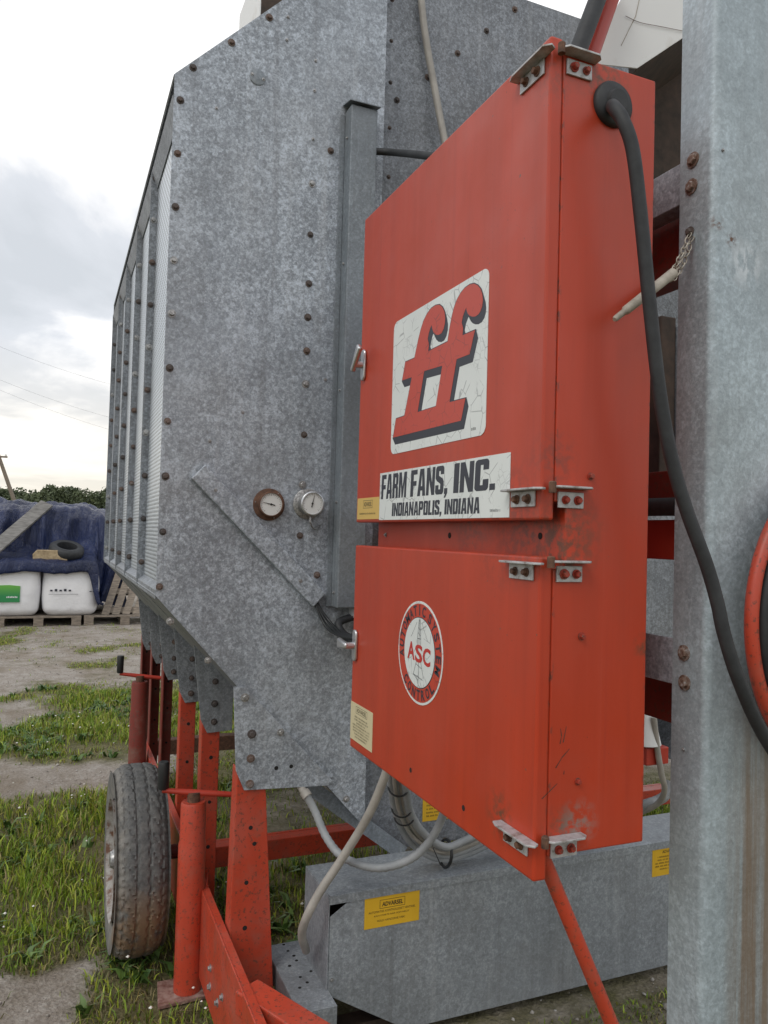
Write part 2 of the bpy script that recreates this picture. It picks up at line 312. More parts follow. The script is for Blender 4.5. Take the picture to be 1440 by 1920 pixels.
# ------------------------------------------------------------------ geometry helpers
class MB:
    def __init__(s): s.v = []; s.f = []
    def add(s, vs, fs):
        o = len(s.v); s.v += [tuple(map(float, v)) for v in vs]; s.f += [tuple(i+o for i in f) for f in fs]; return s
    def box(s, x0, x1, y0, y1, z0, z1):
        return s.add([(x0, y0, z0), (x1, y0, z0), (x1, y1, z0), (x0, y1, z0), (x0, y0, z1), (x1, y0, z1), (x1, y1, z1), (x0, y1, z1)],
                     [(0, 3, 2, 1), (4, 5, 6, 7), (0, 1, 5, 4), (1, 2, 6, 5), (2, 3, 7, 6), (3, 0, 4, 7)])
    def prism(s, pts, vec):
        n = len(pts); pts = [np.array(p, float) for p in pts]; vec = np.array(vec, float)
        nrm = np.zeros(3)
        for i in range(n): nrm += np.cross(pts[i], pts[(i+1) % n])
        if nrm @ vec > 0: pts = pts[::-1]
        return s.add(pts + [p+vec for p in pts], [tuple(range(n)), tuple(range(2*n-1, n-1, -1))] + [(i, i+n, (i+1) % n+n, (i+1) % n) for i in range(n)])
    def bar(s, a, b, w, h, up=(0, 0, 1)):
        a = np.array(a, float); b = np.array(b, float); d = b-a; d /= np.linalg.norm(d)
        sd_ = np.cross(d, up); sd_ /= np.linalg.norm(sd_); u = np.cross(sd_, d)
        return s.prism([a+sd_*w/2+u*h/2, a-sd_*w/2+u*h/2, a-sd_*w/2-u*h/2, a+sd_*w/2-u*h/2], b-a)
    def tube(s, path, r, n=12, ring=None, closed=False):
        path = [np.array(p, float) for p in path]; m = len(path)
        rs = r if hasattr(r, '__len__') else [r]*m
        t0 = path[1]-path[0]; up = np.array([0, 0, 1.]) if abs(t0[2]) < .9*np.linalg.norm(t0) else np.array([1., 0, 0])
        vs = []; u = None
        for i in range(m):
            if closed: t = path[(i+1) % m]-path[i-1]
            else: t = path[min(i+1, m-1)]-path[max(i-1, 0)]
            t = t/np.linalg.norm(t)
            u = (up if u is None else u); u = u-t*(u@t); u /= np.linalg.norm(u); w = np.cross(t, u)
            for k in range(n):
                a = 2*math.pi*k/n; vs.append(path[i]+rs[i]*(math.cos(a)*u+math.sin(a)*w))
        fs = []
        for i in range(m if closed else m-1):
            j = (i+1) % m
            for k in range(n): fs.append((i*n+k, i*n+(k+1) % n, j*n+(k+1) % n, j*n+k))
        if not closed: fs += [tuple(range(n-1, -1, -1)), tuple((m-1)*n+k for k in range(n))]
        return s.add(vs, fs)
    def lathe(s, prof, c, ax, n=32, cap=True):
        c = np.array(c, float); ax = np.array(ax, float); ax /= np.linalg.norm(ax)
        u = np.cross(ax, (0, 0, 1) if abs(ax[2]) < .9 else (1, 0, 0)); u /= np.linalg.norm(u); w = np.cross(ax, u)
        vs = [c+ax*h+r*(math.cos(2*math.pi*k/n)*u+math.sin(2*math.pi*k/n)*w) for r, h in prof for k in range(n)]
        fs = [(i*n+k, i*n+(k+1) % n, (i+1)*n+(k+1) % n, (i+1)*n+k) for i in range(len(prof)-1) for k in range(n)]
        if cap: fs += [tuple(range(n-1, -1, -1)), tuple((len(prof)-1)*n+k for k in range(n))]
        return s.add(vs, fs)
    def flat(s, loops):
        """polygon with holes as triangles"""
        vv = [Vector(p) for lp in loops for p in lp]
        tris = tessellate_polygon([[Vector(p) for p in lp] for lp in loops])
        return s.add(vv, [tuple(t) for t in tris])

def smooth_path(pts, n=8):
    pts = [np.array(p, float) for p in pts]; q = [2*pts[0]-pts[1]]+pts+[2*pts[-1]-pts[-2]]; out = []
    for i in range(1, len(q)-2):
        for k in range(n):
            t = k/n; a, b, c, d = q[i-1:i+3]
            out.append(.5*((2*b)+(c-a)*t+(2*a-5*b+4*c-d)*t*t+(3*b-a-3*c+d)*t**3))
    return out+[pts[-1]]

ORG = {}
def link(o): COL.objects.link(o); return o
def mesh_of(mb, name, off=(0, 0, 0)):
    me = bpy.data.meshes.new(name); v = np.array(mb.v, float)-np.array(off)
    me.from_pydata(v.tolist(), [], mb.f); me.validate(); me.update(); return me
def tag(o, label, cat, group=None):
    o['label'] = label; o['category'] = cat
    if group: o['group'] = group
    return o
def thing(name, label, cat, loc, group=None):
    o = link(bpy.data.objects.new(name, None)); o.empty_display_size = .1; o.location = loc; ORG[o] = np.array(loc, float)
    return tag(o, label, cat, group)
def obj(name, mb, m, parent=None, bevel=0., smooth=None, base=None):
    if parent is None:
        v = np.array(mb.v); off = base if base is not None else np.array([(v[:, 0].min()+v[:, 0].max())/2, (v[:, 1].min()+v[:, 1].max())/2, v[:, 2].min()])
    else: off = ORG[parent]
    me = mesh_of(mb, name, off); me.materials.append(M[m])
    o = link(bpy.data.objects.new(name, me)); ORG[o] = np.array(off, float)
    if parent is None: o.location = off
    else: o.parent = parent
    if smooth:
        for p_ in me.polygons: p_.use_smooth = True
        me.set_sharp_from_angle(angle=math.radians(smooth))
    if bevel:
        b = o.modifiers.new('bevel', 'BEVEL'); b.width = bevel; b.segments = 2; b.limit_method = 'ANGLE'; b.angle_limit = math.radians(35)
        b.harden_normals = False
    return o
def solo(name, mb, m, label, cat, group=None, **k): return tag(obj(name, mb, m, **k), label, cat, group)

# bolts: hex head on a washer, axis along -Y; shared meshes
def bolt_mesh(name, m, r=.0075, wr=.0115, h=.007):
    b = MB(); b.lathe([(wr, .0), (wr, -.002)], (0, 0, 0), (0, 1, 0), 16); b.lathe([(r, -.002), (r, -.002-h*.8), (r*.8, -.002-h)], (0, 0, 0), (0, 1, 0), 6)
    me = mesh_of(b, name); me.materials.append(M[m]); return me
BOLT_R = bolt_mesh('bolt_rusty', 'rust_bolt', .0068, .0108); BOLT_Z = bolt_mesh('bolt_zinc', 'zinc'); RIVET = bolt_mesh('rivet_small', 'zinc', .003, .005, .003)
NUT_RED = bolt_mesh('nut_red', 'red_dull', .006, .0085, .008); NUT_R = bolt_mesh('nut_rusty', 'rust', .006, .0085, .008)
NUT_Z = bolt_mesh('nut_zinc', 'zinc', .006, .0085, .008); BOLT_BIG = bolt_mesh('bolt_large', 'tarnish', .009, .0135, .006)
def bolt(p, me, parent, face='y', name='bolt', scale=1.):
    o = link(bpy.data.objects.new(name, me)); o.parent = parent; o.location = np.array(p)-ORG[parent]
    sp = Matrix.Rotation(random.uniform(0, 3), 3, 'Y')
    o.rotation_euler = ({'y': Matrix.Identity(3), 'x': Matrix.Rotation(-math.pi/2, 3, 'Z'), 'z': Matrix.Rotation(-math.pi/2, 3, 'X')}[face] @ sp).to_euler()
    o.scale = (scale*random.uniform(.9, 1.08),)*3
    return o
hb = MB(); hb.lathe([(.0065, .0003), (.0065, -.0006)], (0, 0, 0), (0, 1, 0), 14); HOLE = mesh_of(hb, 'hole'); HOLE.materials.append(M['hole'])

def text_mesh(s, ox, ex, ey, w, h, lift=0., bold=.0, shear=0., align=None):
    """builtin-font text fitted into a w x h box whose lower-left corner is ox"""
    c = bpy.data.curves.new('t', 'FONT'); c.body = s; c.size = 1; c.offset = bold; c.shear = shear; c.resolution_u = 3
    o = link(bpy.data.objects.new('t', c)); bpy.context.view_layer.update()
    me = bpy.data.meshes.new_from_object(o); bpy.data.objects.remove(o); bpy.data.curves.remove(c)
    v = np.array([x.co[:] for x in me.vertices]); fs = [tuple(p.vertices) for p in me.polygons]; bpy.data.meshes.remove(me)
    lo, hi = v.min(0), v.max(0); ex = np.array(ex, float); ey = np.array(ey, float); nn = np.cross(ex, ey)
    sx = w/(hi[0]-lo[0]); sy = (h/(hi[1]-lo[1])) if h else sx
    pts = np.array(ox)+np.outer((v[:, 0]-lo[0])*sx, ex)+np.outer((v[:, 1]-lo[1])*sy, ey)+nn*lift
    return pts, fs
def text_lines(rows, ex, ey, name, m, parent):
    for r in rows:
        kw = r[4] if len(r) > 4 else {}
        if r[0] == '~': pts, fs = worn_row(r[1], ex, ey, r[2], r[3])
        else: pts, fs = (block_text if kw.pop('block', 0) else text_mesh)(r[0], r[1], ex, ey, r[2], r[3], **kw)
        obj(name, MB().add(pts, fs), m, parent)
def worn_row(ox, ex, ey, w, h):
    """a line of print too small and worn to read: letter-sized strokes grouped as words"""
    mb = MB(); x = 0.; ex = np.array(ex, float); ey = np.array(ey, float); k = 0
    while x < w-h*.4:
        lw = h*random.uniform(.35, .6); hh = h*random.uniform(.75, 1.)
        a = np.array(ox)+ex*x; mb.add([a, a+ex*lw*.55, a+ex*lw*.55+ey*hh, a+ey*hh], [(0, 1, 2, 3)])
        x += lw+h*.12+(h*.55 if random.random() < .18 else 0)
    return mb.v, mb.f
GLYPH = {'I': (.22, [[(0, 0), (.22, 0), (.22, 1), (0, 1)]]),
 'F': (.46, [[(0, 0), (.21, 0), (.21, .4), (.42, .4), (.42, .58), (.21, .58), (.21, .82), (.46, .82), (.46, 1), (0, 1)]]),
 'A': (.56, [[(0, 0), (.20, 0), (.22, .2), (.34, .2), (.36, 0), (.56, 0), (.42, 1), (.14, 1)], [(.235, .36), (.325, .36), (.28, .82)]]),
 'R': (.54, [[(0, 0), (.21, 0), (.21, .40), (.30, .40), (.33, 0), (.54, 0), (.50, .43), (.45, .50), (.52, .58), (.52, .9), (.44, 1), (0, 1)], [(.21, .57), (.31, .57), (.31, .83), (.21, .83)]]),
 'M': (.70, [[(0, 0), (.18, 0), (.18, .62), (.29, 0), (.41, 0), (.52, .62), (.52, 0), (.70, 0), (.70, 1), (.47, 1), (.35, .42), (.23, 1), (0, 1)]]),
 'N': (.55, [[(0, 0), (.18, 0), (.18, .55), (.36, 0), (.55, 0), (.55, 1), (.37, 1), (.37, .45), (.19, 1), (0, 1)]]),
 'S': (.52, [[(0, .33), (0, .1), (.03, .04), (.09, 0), (.43, 0), (.49, .04), (.52, .1), (.52, .45), (.44, .55), (.21, .66), (.21, .82), (.31, .82), (.31, .70), (.52, .70), (.52, .9), (.49, .96), (.43, 1), (.09, 1), (.03, .96), (0, .9), (0, .58), (.08, .48), (.31, .37), (.31, .18), (.21, .18), (.21, .33)]]),
 'C': (.52, [[(.52, .36), (.52, .1), (.49, .04), (.43, 0), (.09, 0), (.03, .04), (0, .1), (0, .9), (.03, .96), (.09, 1), (.43, 1), (.49, .96), (.52, .9), (.52, .66), (.31, .66), (.31, .82), (.21, .82), (.21, .18), (.31, .18), (.31, .36)]]),
 'D': (.52, [[(0, 0), (.43, 0), (.49, .04), (.52, .1), (.52, .9), (.49, .96), (.43, 1), (0, 1)], [(.21, .18), (.31, .18), (.31, .82), (.21, .82)]]),
 'P': (.52, [[(0, 0), (.21, 0), (.21, .38), (.43, .38), (.52, .48), (.52, .9), (.43, 1), (0, 1)], [(.21, .56), (.31, .56), (.31, .82), (.21, .82)]]),
 'O': (.52, [[(.09, 0), (.43, 0), (.49, .04), (.52, .1), (.52, .9), (.49, .96), (.43, 1), (.09, 1), (.03, .96), (0, .9), (0, .1), (.03, .04)], [(.21, .18), (.31, .18), (.31, .82), (.21, .82)]]),
 'L': (.42, [[(0, 0), (.42, 0), (.42, .18), (.21, .18), (.21, 1), (0, 1)]]),
 '.': (.2, [[(0, 0), (.2, 0), (.2, .2), (0, .2)]]),
 ',': (.2, [[(0, 0), (.06, 0), (0, -.13), (.09, -.13), (.2, .03), (.2, .2), (0, .2)]])}
def block_text(s, ox, ex, ey, w, h, lift=0., shear=.1, gap=.045):
    tot = sum(GLYPH[c][0]+gap for c in s)-gap; ex = np.array(ex, float); ey = np.array(ey, float); mb = MB(); x = 0.; k = w/tot
    for c in s:
        mb.flat([[np.array(ox)+ex*((x+px)*k+shear*py*h*.6)+ey*py*h for px, py in lp] for lp in GLYPH[c][1]]); x += GLYPH[c][0]+gap
    return mb.v, mb.f

# ------------------------------------------------------------------ ground
def h2(ix, iy, s): 
    n = (ix.astype(np.int64)*374761393+iy.astype(np.int64)*668265263+s*974634777) & 0xffffffff
    n = ((n ^ (n >> 13))*1274126177) & 0xffffffff
    return ((n ^ (n >> 16)) & 0xffff)/65535.
def vnoise(x, y, s=0):
    ix, iy = np.floor(x), np.floor(y); fx, fy = x-ix, y-iy; fx = fx*fx*(3-2*fx); fy = fy*fy*(3-2*fy)
    a = h2(ix, iy, s); b = h2(ix+1, iy, s); c = h2(ix, iy+1, s); d = h2(ix+1, iy+1, s)
    return (a*(1-fx)+b*fx)*(1-fy)+(c*(1-fx)+d*fx)*fy
def fbm(x, y, s=0, o=4):
    t = 0; a = .5
    for i in range(o): t = t+a*vnoise(x*2**i, y*2**i, s+i*17); a *= .5
    return t/(1-.5**o)
def sst(x, a, b): t = np.clip((x-a)/(b-a), 0, 1); return t*t*(3-2*t)
def band(v, a, b, w): return sst(v, a-w, a+w)*(1-sst(v, b-w, b+w))
def dirt_mask(x, y):
    x0, y0 = x, y
    x = x0+(fbm(x0*1.1+7, y0*.8, 101)-.5)*.9; y = y0+(fbm(x0*.9, y0*.7+3, 103)-.5)*1.5*sst(y0, 2.5, 6.)+(fbm(x0*3.3, y0*2.6, 104)-.5)*.5
    d = np.full_like(x, .10)
    d = np.maximum(d, .70*sst(y, 7.4, 8.2))
    d = np.maximum(d, .85*band(y, 4.75, 5.6, .22)*(1-sst(x, .30, .62)))
    d = np.maximum(d, .80*band(y, 2.35, 2.95, .12)*(1-sst(x, -.02, .16)))
    d = np.maximum(d, .7*band(y, 6.7, 7.6, .2)*(1-sst(x, -.35, .1)))
    d = np.maximum(d, .5*band(y, 5.0, 5.7, .25)*band(x, .4, .9, .1))
    d = np.maximum(d, .42*sst(x, .55, .8)*band(y, 1.2, 4.6, .2))
    d = d-.55*band(y, 8.6, 9.4, .2)*band(x, .1, .7, .15)-.5*band(y, 10.2, 10.9, .3)*sst(x, .1, .5)-.5*band(y, 10.8, 12.2, .3)*(1-sst(x, -.6, -.3))
    return d+(fbm(x0*2.3, y0*1.9, 3)-.5)*.8
def relief(x, y): return (fbm(x*1.3, y*1.3, 9)-.5)*.05*sst(y, 2., 5.) + (fbm(x*6, y*6, 21)-.5)*.012
def make_ground():
    ax = np.concatenate([-np.geomspace(900, 4.2, 26), np.arange(-4, 5, .05), np.geomspace(5.2, 900, 26)])
    ay = np.concatenate([-np.geomspace(900, 1.2, 22), np.arange(-1, 14.5, .05), np.geomspace(14.8, 1500, 34)])
    X, Y = np.meshgrid(ax, ay); nx, ny = len(ax), len(ay)
    near = (np.abs(X) < 5) & (Y > -1) & (Y < 14.5)
    Z = np.where(near, relief(X, Y), 0.)
    # level pads where the machine stands
    pad = np.clip(band(X, .2, 2.6, .1)*band(Y, .8, 3.1, .15), 0, 1); Z = Z*(1-pad)
    Z = np.minimum(Z, .03) - .004
    v = np.stack([X, Y, Z], -1).reshape(-1, 3); i = np.arange(nx*ny).reshape(ny, nx)
    f = np.stack([i[:-1, :-1], i[:-1, 1:], i[1:, 1:], i[1:, :-1]], -1).reshape(-1, 4)
    me = bpy.data.meshes.new('ground'); me.from_pydata(v.tolist(), [], f.tolist()); me.update(); me.materials.append(M['ground'])
    at = me.attributes.new('dirt', 'FLOAT', 'POINT'); at.data.foreach_set('value', np.where(Y > 20, .3, dirt_mask(X, Y)).ravel().astype(np.float32))
    for p_ in me.polygons: p_.use_smooth = True
    o = link(bpy.data.objects.new('ground', me)); o['kind'] = 'structure'; return o
make_ground()

def tri_mesh(name, v, f3, m):
    me = bpy.data.meshes.new(name); nv, nf = len(v), len(f3)
    me.vertices.add(nv); me.vertices.foreach_set('co', v.astype(np.float32).ravel())
    me.loops.add(nf*3); me.loops.foreach_set('vertex_index', f3.astype(np.int32).ravel())
    me.polygons.add(nf); me.polygons.foreach_set('loop_start', np.arange(0, nf*3, 3, dtype=np.int32)); me.update(); me.validate()
    me.materials.append(M[m]); return me
def blades(name, m, x, y, hgt, wid, lean):
    n = len(x); a = rng.uniform(0, 2*np.pi, n); b = rng.uniform(0, 2*np.pi, n); z = relief(x, y)*.9-.012
    dx, dy = np.cos(a)*wid/2, np.sin(a)*wid/2; lx, ly = np.cos(b)*lean*hgt, np.sin(b)*lean*hgt
    v = np.zeros((n, 5, 3))
    v[:, 0] = np.stack([x-dx, y-dy, z], -1); v[:, 1] = np.stack([x+dx, y+dy, z], -1)
    v[:, 2] = np.stack([x-dx*.7+lx*.35, y-dy*.7+ly*.35, z+hgt*.6], -1); v[:, 3] = np.stack([x+dx*.7+lx*.35, y+dy*.7+ly*.35, z+hgt*.6], -1)
    v[:, 4] = np.stack([x+lx, y+ly, z+hgt*(1-.35*lean)], -1)
    f = (np.array([[0, 1, 3], [0, 3, 2], [2, 3, 4]])[None]+(np.arange(n)*5)[:, None, None]).reshape(-1, 3)
    return link(bpy.data.objects.new(name, tri_mesh(name, v.reshape(-1, 3), f, m)))
def make_grass():
    n = 520000
    y = 1.2+12.3*rng.uniform(0, 1, n)**1.25; x = rng.uniform(-1.6, 3.6, n)
    d = dirt_mask(x, y); cl = fbm(x*3.1, y*3.1, 40)
    keep = rng.uniform(0, 1, n) < np.clip(1.05-1.75*np.clip(d-.02, 0, 1), 0.012, 1)*np.clip(.05+2.2*(cl-.27), .05, 1)
    keep |= (rng.uniform(0, 1, n) < .8) & (y < 3.2) & (d < .5)
    keep &= ~((np.abs(x-.44) < .10) & (np.abs(y-2.59) < .08))
    keep &= ~((x > .72) & (y > 2.05) & (y < 2.4))
    x, y, d, cl = x[keep], y[keep], d[keep], cl[keep]
    lush = np.clip(band(y, 3.0, 4.75, .3)*.75+band(y, 5.6, 7.4, .3)*1.0+.25, 0, 1)*np.clip(.3+1.5*(cl-.25), .2, 1.2)
    lush *= np.where((x > .5) & (y < 3.2), .7, 1.)
    lush = np.maximum(lush, .42*band(y, 1.2, 3.15, .1)*(1-sst(x, .7, .9)))
    h = (.020+.062*lush)*rng.uniform(.4, 1.45, len(x)); w = rng.uniform(.0025, .0055, len(x))*(1+.12*y)
    dry = rng.uniform(0, 1, len(x)) > np.where(y < 3.1, .42, np.clip(.35+1.1*lush, .3, .93))
    o = blades('grass', 'grass', x[~dry], y[~dry], h[~dry], w[~dry], rng.uniform(.1, .8, (~dry).sum()))
    o['kind'] = 'stuff'; tag(o, 'green grass growing in tufts between the dirt strips', 'grass')
    o = blades('dry_grass', 'dry_grass', x[dry], y[dry], h[dry]*.8, w[dry]*.8, rng.uniform(.5, 1.3, dry.sum()))
    o['kind'] = 'stuff'; tag(o, 'dry yellowed grass stalks lying over the ground', 'grass')
    # broad leaves
    n = 2600; y = rng.uniform(1.6, 8, n); x = rng.uniform(-1.2, 2.6, n); k = (dirt_mask(x, y) < .25) & (fbm(x*2.3, y*2.3, 77) > .5) & ~((np.abs(x-.44) < .16) & (y < 2.70)); x, y = x[k], y[k]
    reps = 7; x = np.repeat(x, reps)+rng.normal(0, .01, len(x)*reps); y = np.repeat(y, reps)+rng.normal(0, .01, len(y)*reps)
    o = blades('weeds', 'weed', x, y, rng.uniform(.03, .085, len(x)), rng.uniform(.014, .03, len(x)), rng.uniform(.5, 1.4, len(x)))
    o['kind'] = 'stuff'; tag(o, 'small broad-leaved weeds scattered in the grass', 'weeds')
    # little white flowers
    n = 240; y = rng.uniform(2.2, 6.5, n); x = rng.uniform(-1, 1.4, n); k = dirt_mask(x, y) < .2; x, y = x[k], y[k]; n = len(x)
    z = relief(x, y)+rng.uniform(.05, .12, n); r = rng.uniform(.004, .009, n)
    oc = np.array([[1, 0, 0], [-1, 0, 0], [0, 1, 0], [0, -1, 0], [0, 0, .7], [0, 0, -.7]]); tf = np.array([[0, 2, 4], [2, 1, 4], [1, 3, 4], [3, 0, 4], [2, 0, 5], [1, 2, 5], [3, 1, 5], [0, 3, 5]])
    v = (np.stack([x, y, z], -1)[:, None]+oc[None]*r[:, None, None]).reshape(-1, 3); f = (tf[None]+(np.arange(n)*6)[:, None, None]).reshape(-1, 3)
    o = link(bpy.data.objects.new('flowers', tri_mesh('flowers', v, f, 'petal'))); o['kind'] = 'stuff'; tag(o, 'tiny white flower heads in the grass', 'flowers')
    n = 9000; y = 1.2+11*rng.uniform(0, 1, n)**1.4; x = rng.uniform(-1.4, 2.6, n); k = dirt_mask(x, y) > .3; k &= rng.uniform(0, 1, n) < .6; x, y = x[k], y[k]; n = len(x)
    r = rng.gamma(1.6, .0028, n)+.0015; sq = rng.uniform(.5, 1.2, (n, 1, 3))
    v = (np.stack([x, y, relief(x, y)], -1)[:, None]+oc[None]*sq*r[:, None, None]).reshape(-1, 3); f = (tf[None]+(np.arange(n)*6)[:, None, None]).reshape(-1, 3)
    o = link(bpy.data.objects.new('gravel', tri_mesh('gravel', v, f, 'stone'))); o['kind'] = 'stuff'; tag(o, 'loose grey gravel on the bare dirt strips', 'gravel')
make_grass()


# ------------------------------------------------------------------ grain dryer
def disc_holes(parent, pts, face='y', s=1., name='bolt_hole'):
    for p in pts: bolt(p, HOLE, parent, face, name, s)
RIBS = [2.84, 3.36, 3.89, 4.38, 4.88]
def make_dryer():
    Y = 2.30; mir = lambda x: 3.385-x
    D = thing('grain_dryer', 'large galvanised grain dryer body on a red steel leg frame', 'grain dryer', (1.69, 3.59, 0))
    out = [(.270, 1.31), (.270, 2.835), (.935, 3.50), (.935, .575)]
    for mm in (0, 1):
        pts = [((mir(x) if mm else x), Y, z) for x, z in out]
        obj('end_panel', MB().prism(pts, (0, .003, 0)), 'galv', D)
        pts = [((mir(x) if mm else x), 4.89, z) for x, z in out]
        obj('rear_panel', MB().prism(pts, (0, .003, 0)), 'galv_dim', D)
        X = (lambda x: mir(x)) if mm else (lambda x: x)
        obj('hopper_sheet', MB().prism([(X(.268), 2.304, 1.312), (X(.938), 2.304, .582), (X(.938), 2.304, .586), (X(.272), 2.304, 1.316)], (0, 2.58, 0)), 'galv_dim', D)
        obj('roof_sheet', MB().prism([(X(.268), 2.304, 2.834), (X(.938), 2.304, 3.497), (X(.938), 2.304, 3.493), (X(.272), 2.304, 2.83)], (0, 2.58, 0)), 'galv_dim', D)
    obj('panel_flange', MB().prism([(.9325, 2.304, .60), (.9325, 2.304, 3.497), (.9355, 2.304, 3.5), (.9355, 2.304, .60)], (0, .092, 0)), 'galv', D, bevel=.001)
    obj('fold_lip', MB().box(.936, .955, 2.383, 2.396, .60, 3.49), 'galv_dim', D, bevel=.001)
    wall = [(.936, 3.5), (.936, .61), (1.07, .45), (1.78, .45), (2.449, 1.25), (2.449, 3.5)]
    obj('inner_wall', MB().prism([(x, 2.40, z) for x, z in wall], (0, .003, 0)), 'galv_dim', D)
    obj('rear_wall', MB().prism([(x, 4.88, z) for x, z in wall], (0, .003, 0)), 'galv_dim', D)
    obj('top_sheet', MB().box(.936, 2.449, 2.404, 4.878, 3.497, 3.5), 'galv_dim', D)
    # diagonal flange under the panel's lower edge
    a = P(560, 1478, y=2.345); b = P(748, 1612, y=2.345); dz = np.array([.03, 0, .035])
    obj('hopper_flange', MB().prism([a, b, b+dz, a+dz], (0, .004, 0)), 'galv_smooth', D, bevel=.001)
    # side: flanged ribs, perforated screens, eave
    ys = [2.304]+RIBS
    for i in range(5):
        obj('screen', MB().box(.291, .294, ys[i]+.003, ys[i+1]-.002, 1.335, 2.77), 'perforated', D)
        obj('eave_strip', MB().prism([(.267, ys[i]+.004, 2.775), (.2865, ys[i]+.004, 2.715), (.2895, ys[i]+.004, 2.715), (.30, ys[i]+.004, 2.81)], (0, ys[i+1]-ys[i]-.008, 0)), 'galv_dim', D)
        obj('hopper_trim', MB().prism([(.270, ys[i]+.004, 1.30), (.270, ys[i]+.004, 1.325), (.2905, ys[i]+.004, 1.34), (.2905, ys[i]+.004, 1.30)], (0, ys[i+1]-ys[i]-.008, 0)), 'galv_dim', D)
    for i, y in enumerate(RIBS):
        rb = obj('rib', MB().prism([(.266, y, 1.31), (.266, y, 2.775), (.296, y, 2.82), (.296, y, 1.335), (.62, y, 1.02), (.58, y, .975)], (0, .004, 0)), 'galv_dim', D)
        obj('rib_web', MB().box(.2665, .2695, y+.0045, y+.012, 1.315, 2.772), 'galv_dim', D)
        for k in range(10): bolt((.281+random.uniform(-.002, .002), y, 1.385+k*.152), random.choice((BOLT_R, BOLT_R, BOLT_Z)), D)
        bolt((.33, y, 1.265), BOLT_Z, D); bolt((.43, y, 1.165), BOLT_Z, D)
    # bolts of the end panel
    rusty = [(338, 188), (333, 288), (329, 388), (318, 690), (314, 790), (310, 893), (305, 997), (299, 1100), (505, 33), (434, 80), (362, 127), (620, 283), (582, 440), (579, 532),
             (577, 595), (575, 658), (570, 815), (562, 1004), (594, 1078)]
    zinc = [(326, 488), (322, 588), (585, 345), (573, 720), (567, 909), (319, 1165), (390, 1238), (649, 1498), (588, 1437)]
    for p in rusty: bolt(P(*p, y=Y), BOLT_R, D)
    for p in zinc: bolt(P(*p, y=Y), BOLT_Z, D)
    for p in [(538, 75), (540, 32), (592, 114), (590, 170), (587, 261), (455, 773), (393, 827), (610, 712), (406, 203)]: bolt(P(*p, y=Y), RIVET, D, name='rivet')
    for p in [(744, 188), (858, 100), (912, 58), (965, 18), (802, 145), (757, 1557)]: bolt(P(*p, y=2.40), BOLT_R, D)
    for py in (0, 77, 155, 240, 332): bolt(P(735-py*.02, py, y=2.383), BOLT_R, D, scale=.7)
    # round blanking disc, diagonal cable cover
    c = P(483, 145, y=Y)
    dsc = MB(); dsc.lathe([(.0245, -.0002), (.0245, -.0025), (.022, -.0035)], c, (0, 1, 0), 28)
    o = obj('blanking_disc', dsc, 'galv_smooth', D, smooth=40)
    for s in (-1, 1): bolt(c+np.array([s*.018, -.003, -s*.004]), RIVET, D, name='rivet')
    q = [P(*p, y=Y-.0005) for p in ((357, 897), (383, 872), (607, 1112), (584, 1137))]
    mb = MB().prism(q, (0, -.022, 0)); o = obj('cable_cover', mb, 'galv', D, bevel=.003)
    for p in ((404, 919), (563, 1089)): bolt(P(*p, y=Y-.0225), RIVET, D, name='rivet', scale=1.1)
    # gussets and legs
    gp = [(.497, 1.045), (.533, 1.042), (.812, .742), (.800, .728), (.538, .740), (.512, .80)]
    for i, y in enumerate([2.27]+[r-.006 for r in RIBS]):
        dz = 0 if i == 0 else .02
        g = [(x, y, z+dz) for x, z in gp] if i == 0 else [(x, y, z+dz) for x, z in [(.47, 1.08), (.62, .95), (.62, .755), (.53, .75), (.505, .80)]]
        obj('gusset', MB().prism(g, (0, .005, 0)), 'galv' if i == 0 else 'galv_cool', D, bevel=.001)
        if i == 0:
            for p in ((472, 1376), (470, 1422), (468, 1470), (459, 1308)): bolt(P(*p, y=y), BOLT_R if p[1] != 1308 else BOLT_Z, D, scale=1.15)
            bolt(P(526, 1373, y=y), BOLT_Z, D)
            disc_holes(D, [P(518, 1440, y=y), P(546, 1437, y=y)], name='bolt_hole')
        else:
            for z in (.80, .865, .945): bolt((.553, y, z+dz*.5), BOLT_R, D, scale=1.15)
        mb = MB()
        yb = y+.007
        if i == 0:
            mb.prism([(.518, yb, .80), (.601, yb, .80), (.651, yb, .09), (.506, yb, .09)], (0, .005, 0))
            mb.prism([(.518, yb+.0052, .80), (.506, yb+.0052, .09), (.511, yb+.0052, .09), (.523, yb+.0052, .80)], (0, .06, 0))
            mb.prism([(.596, yb+.0052, .80), (.646, yb+.0052, .09), (.651, yb+.0052, .09), (.601, yb+.0052, .80)], (0, .06, 0))
            obj('leg', mb, 'red_leg', D, bevel=.004)
            disc_holes(D, [P(*p, y=yb) for p in ((470, 1552), (477, 1582), (462, 1655), (459, 1740), (457, 1840))])
        elif i < 3:
            mb.prism([(.512, yb, .85), (.577, yb, .85), (.577, yb, .08), (.512, yb, .08)], (0, .005, 0))
            mb.box(.512, .517, yb+.0052, yb+.06, .08, .85)
            obj('leg', mb, 'red_leg', D, bevel=.003)
            disc_holes(D, [(.548, yb, z) for z in (.68, .52, .36)])
        else:
            mb.prism([(.505, yb, 1.0), (.512, yb, 1.0), (.512, yb, .08), (.505, yb, .08)], (0, .07, 0)); mb.box(.5122, .562, yb+.065, yb+.07, .08, 1.0)
            obj('leg', mb, 'red_dark', D, bevel=.002)
            disc_holes(D, [(.54, yb+.065, z) for z in (.75, .62, .45, .32, .22)], s=.9)
    # skid frame
    mb = MB().box(.478, .484, 1.75, 4.9, .06, .335); obj('skid_rail', mb, 'red_leg', D, bevel=.002)
    obj('skid_flange', MB().box(.4842, .505, 1.75, 4.9, .329, .334), 'red_leg', D, bevel=.001)
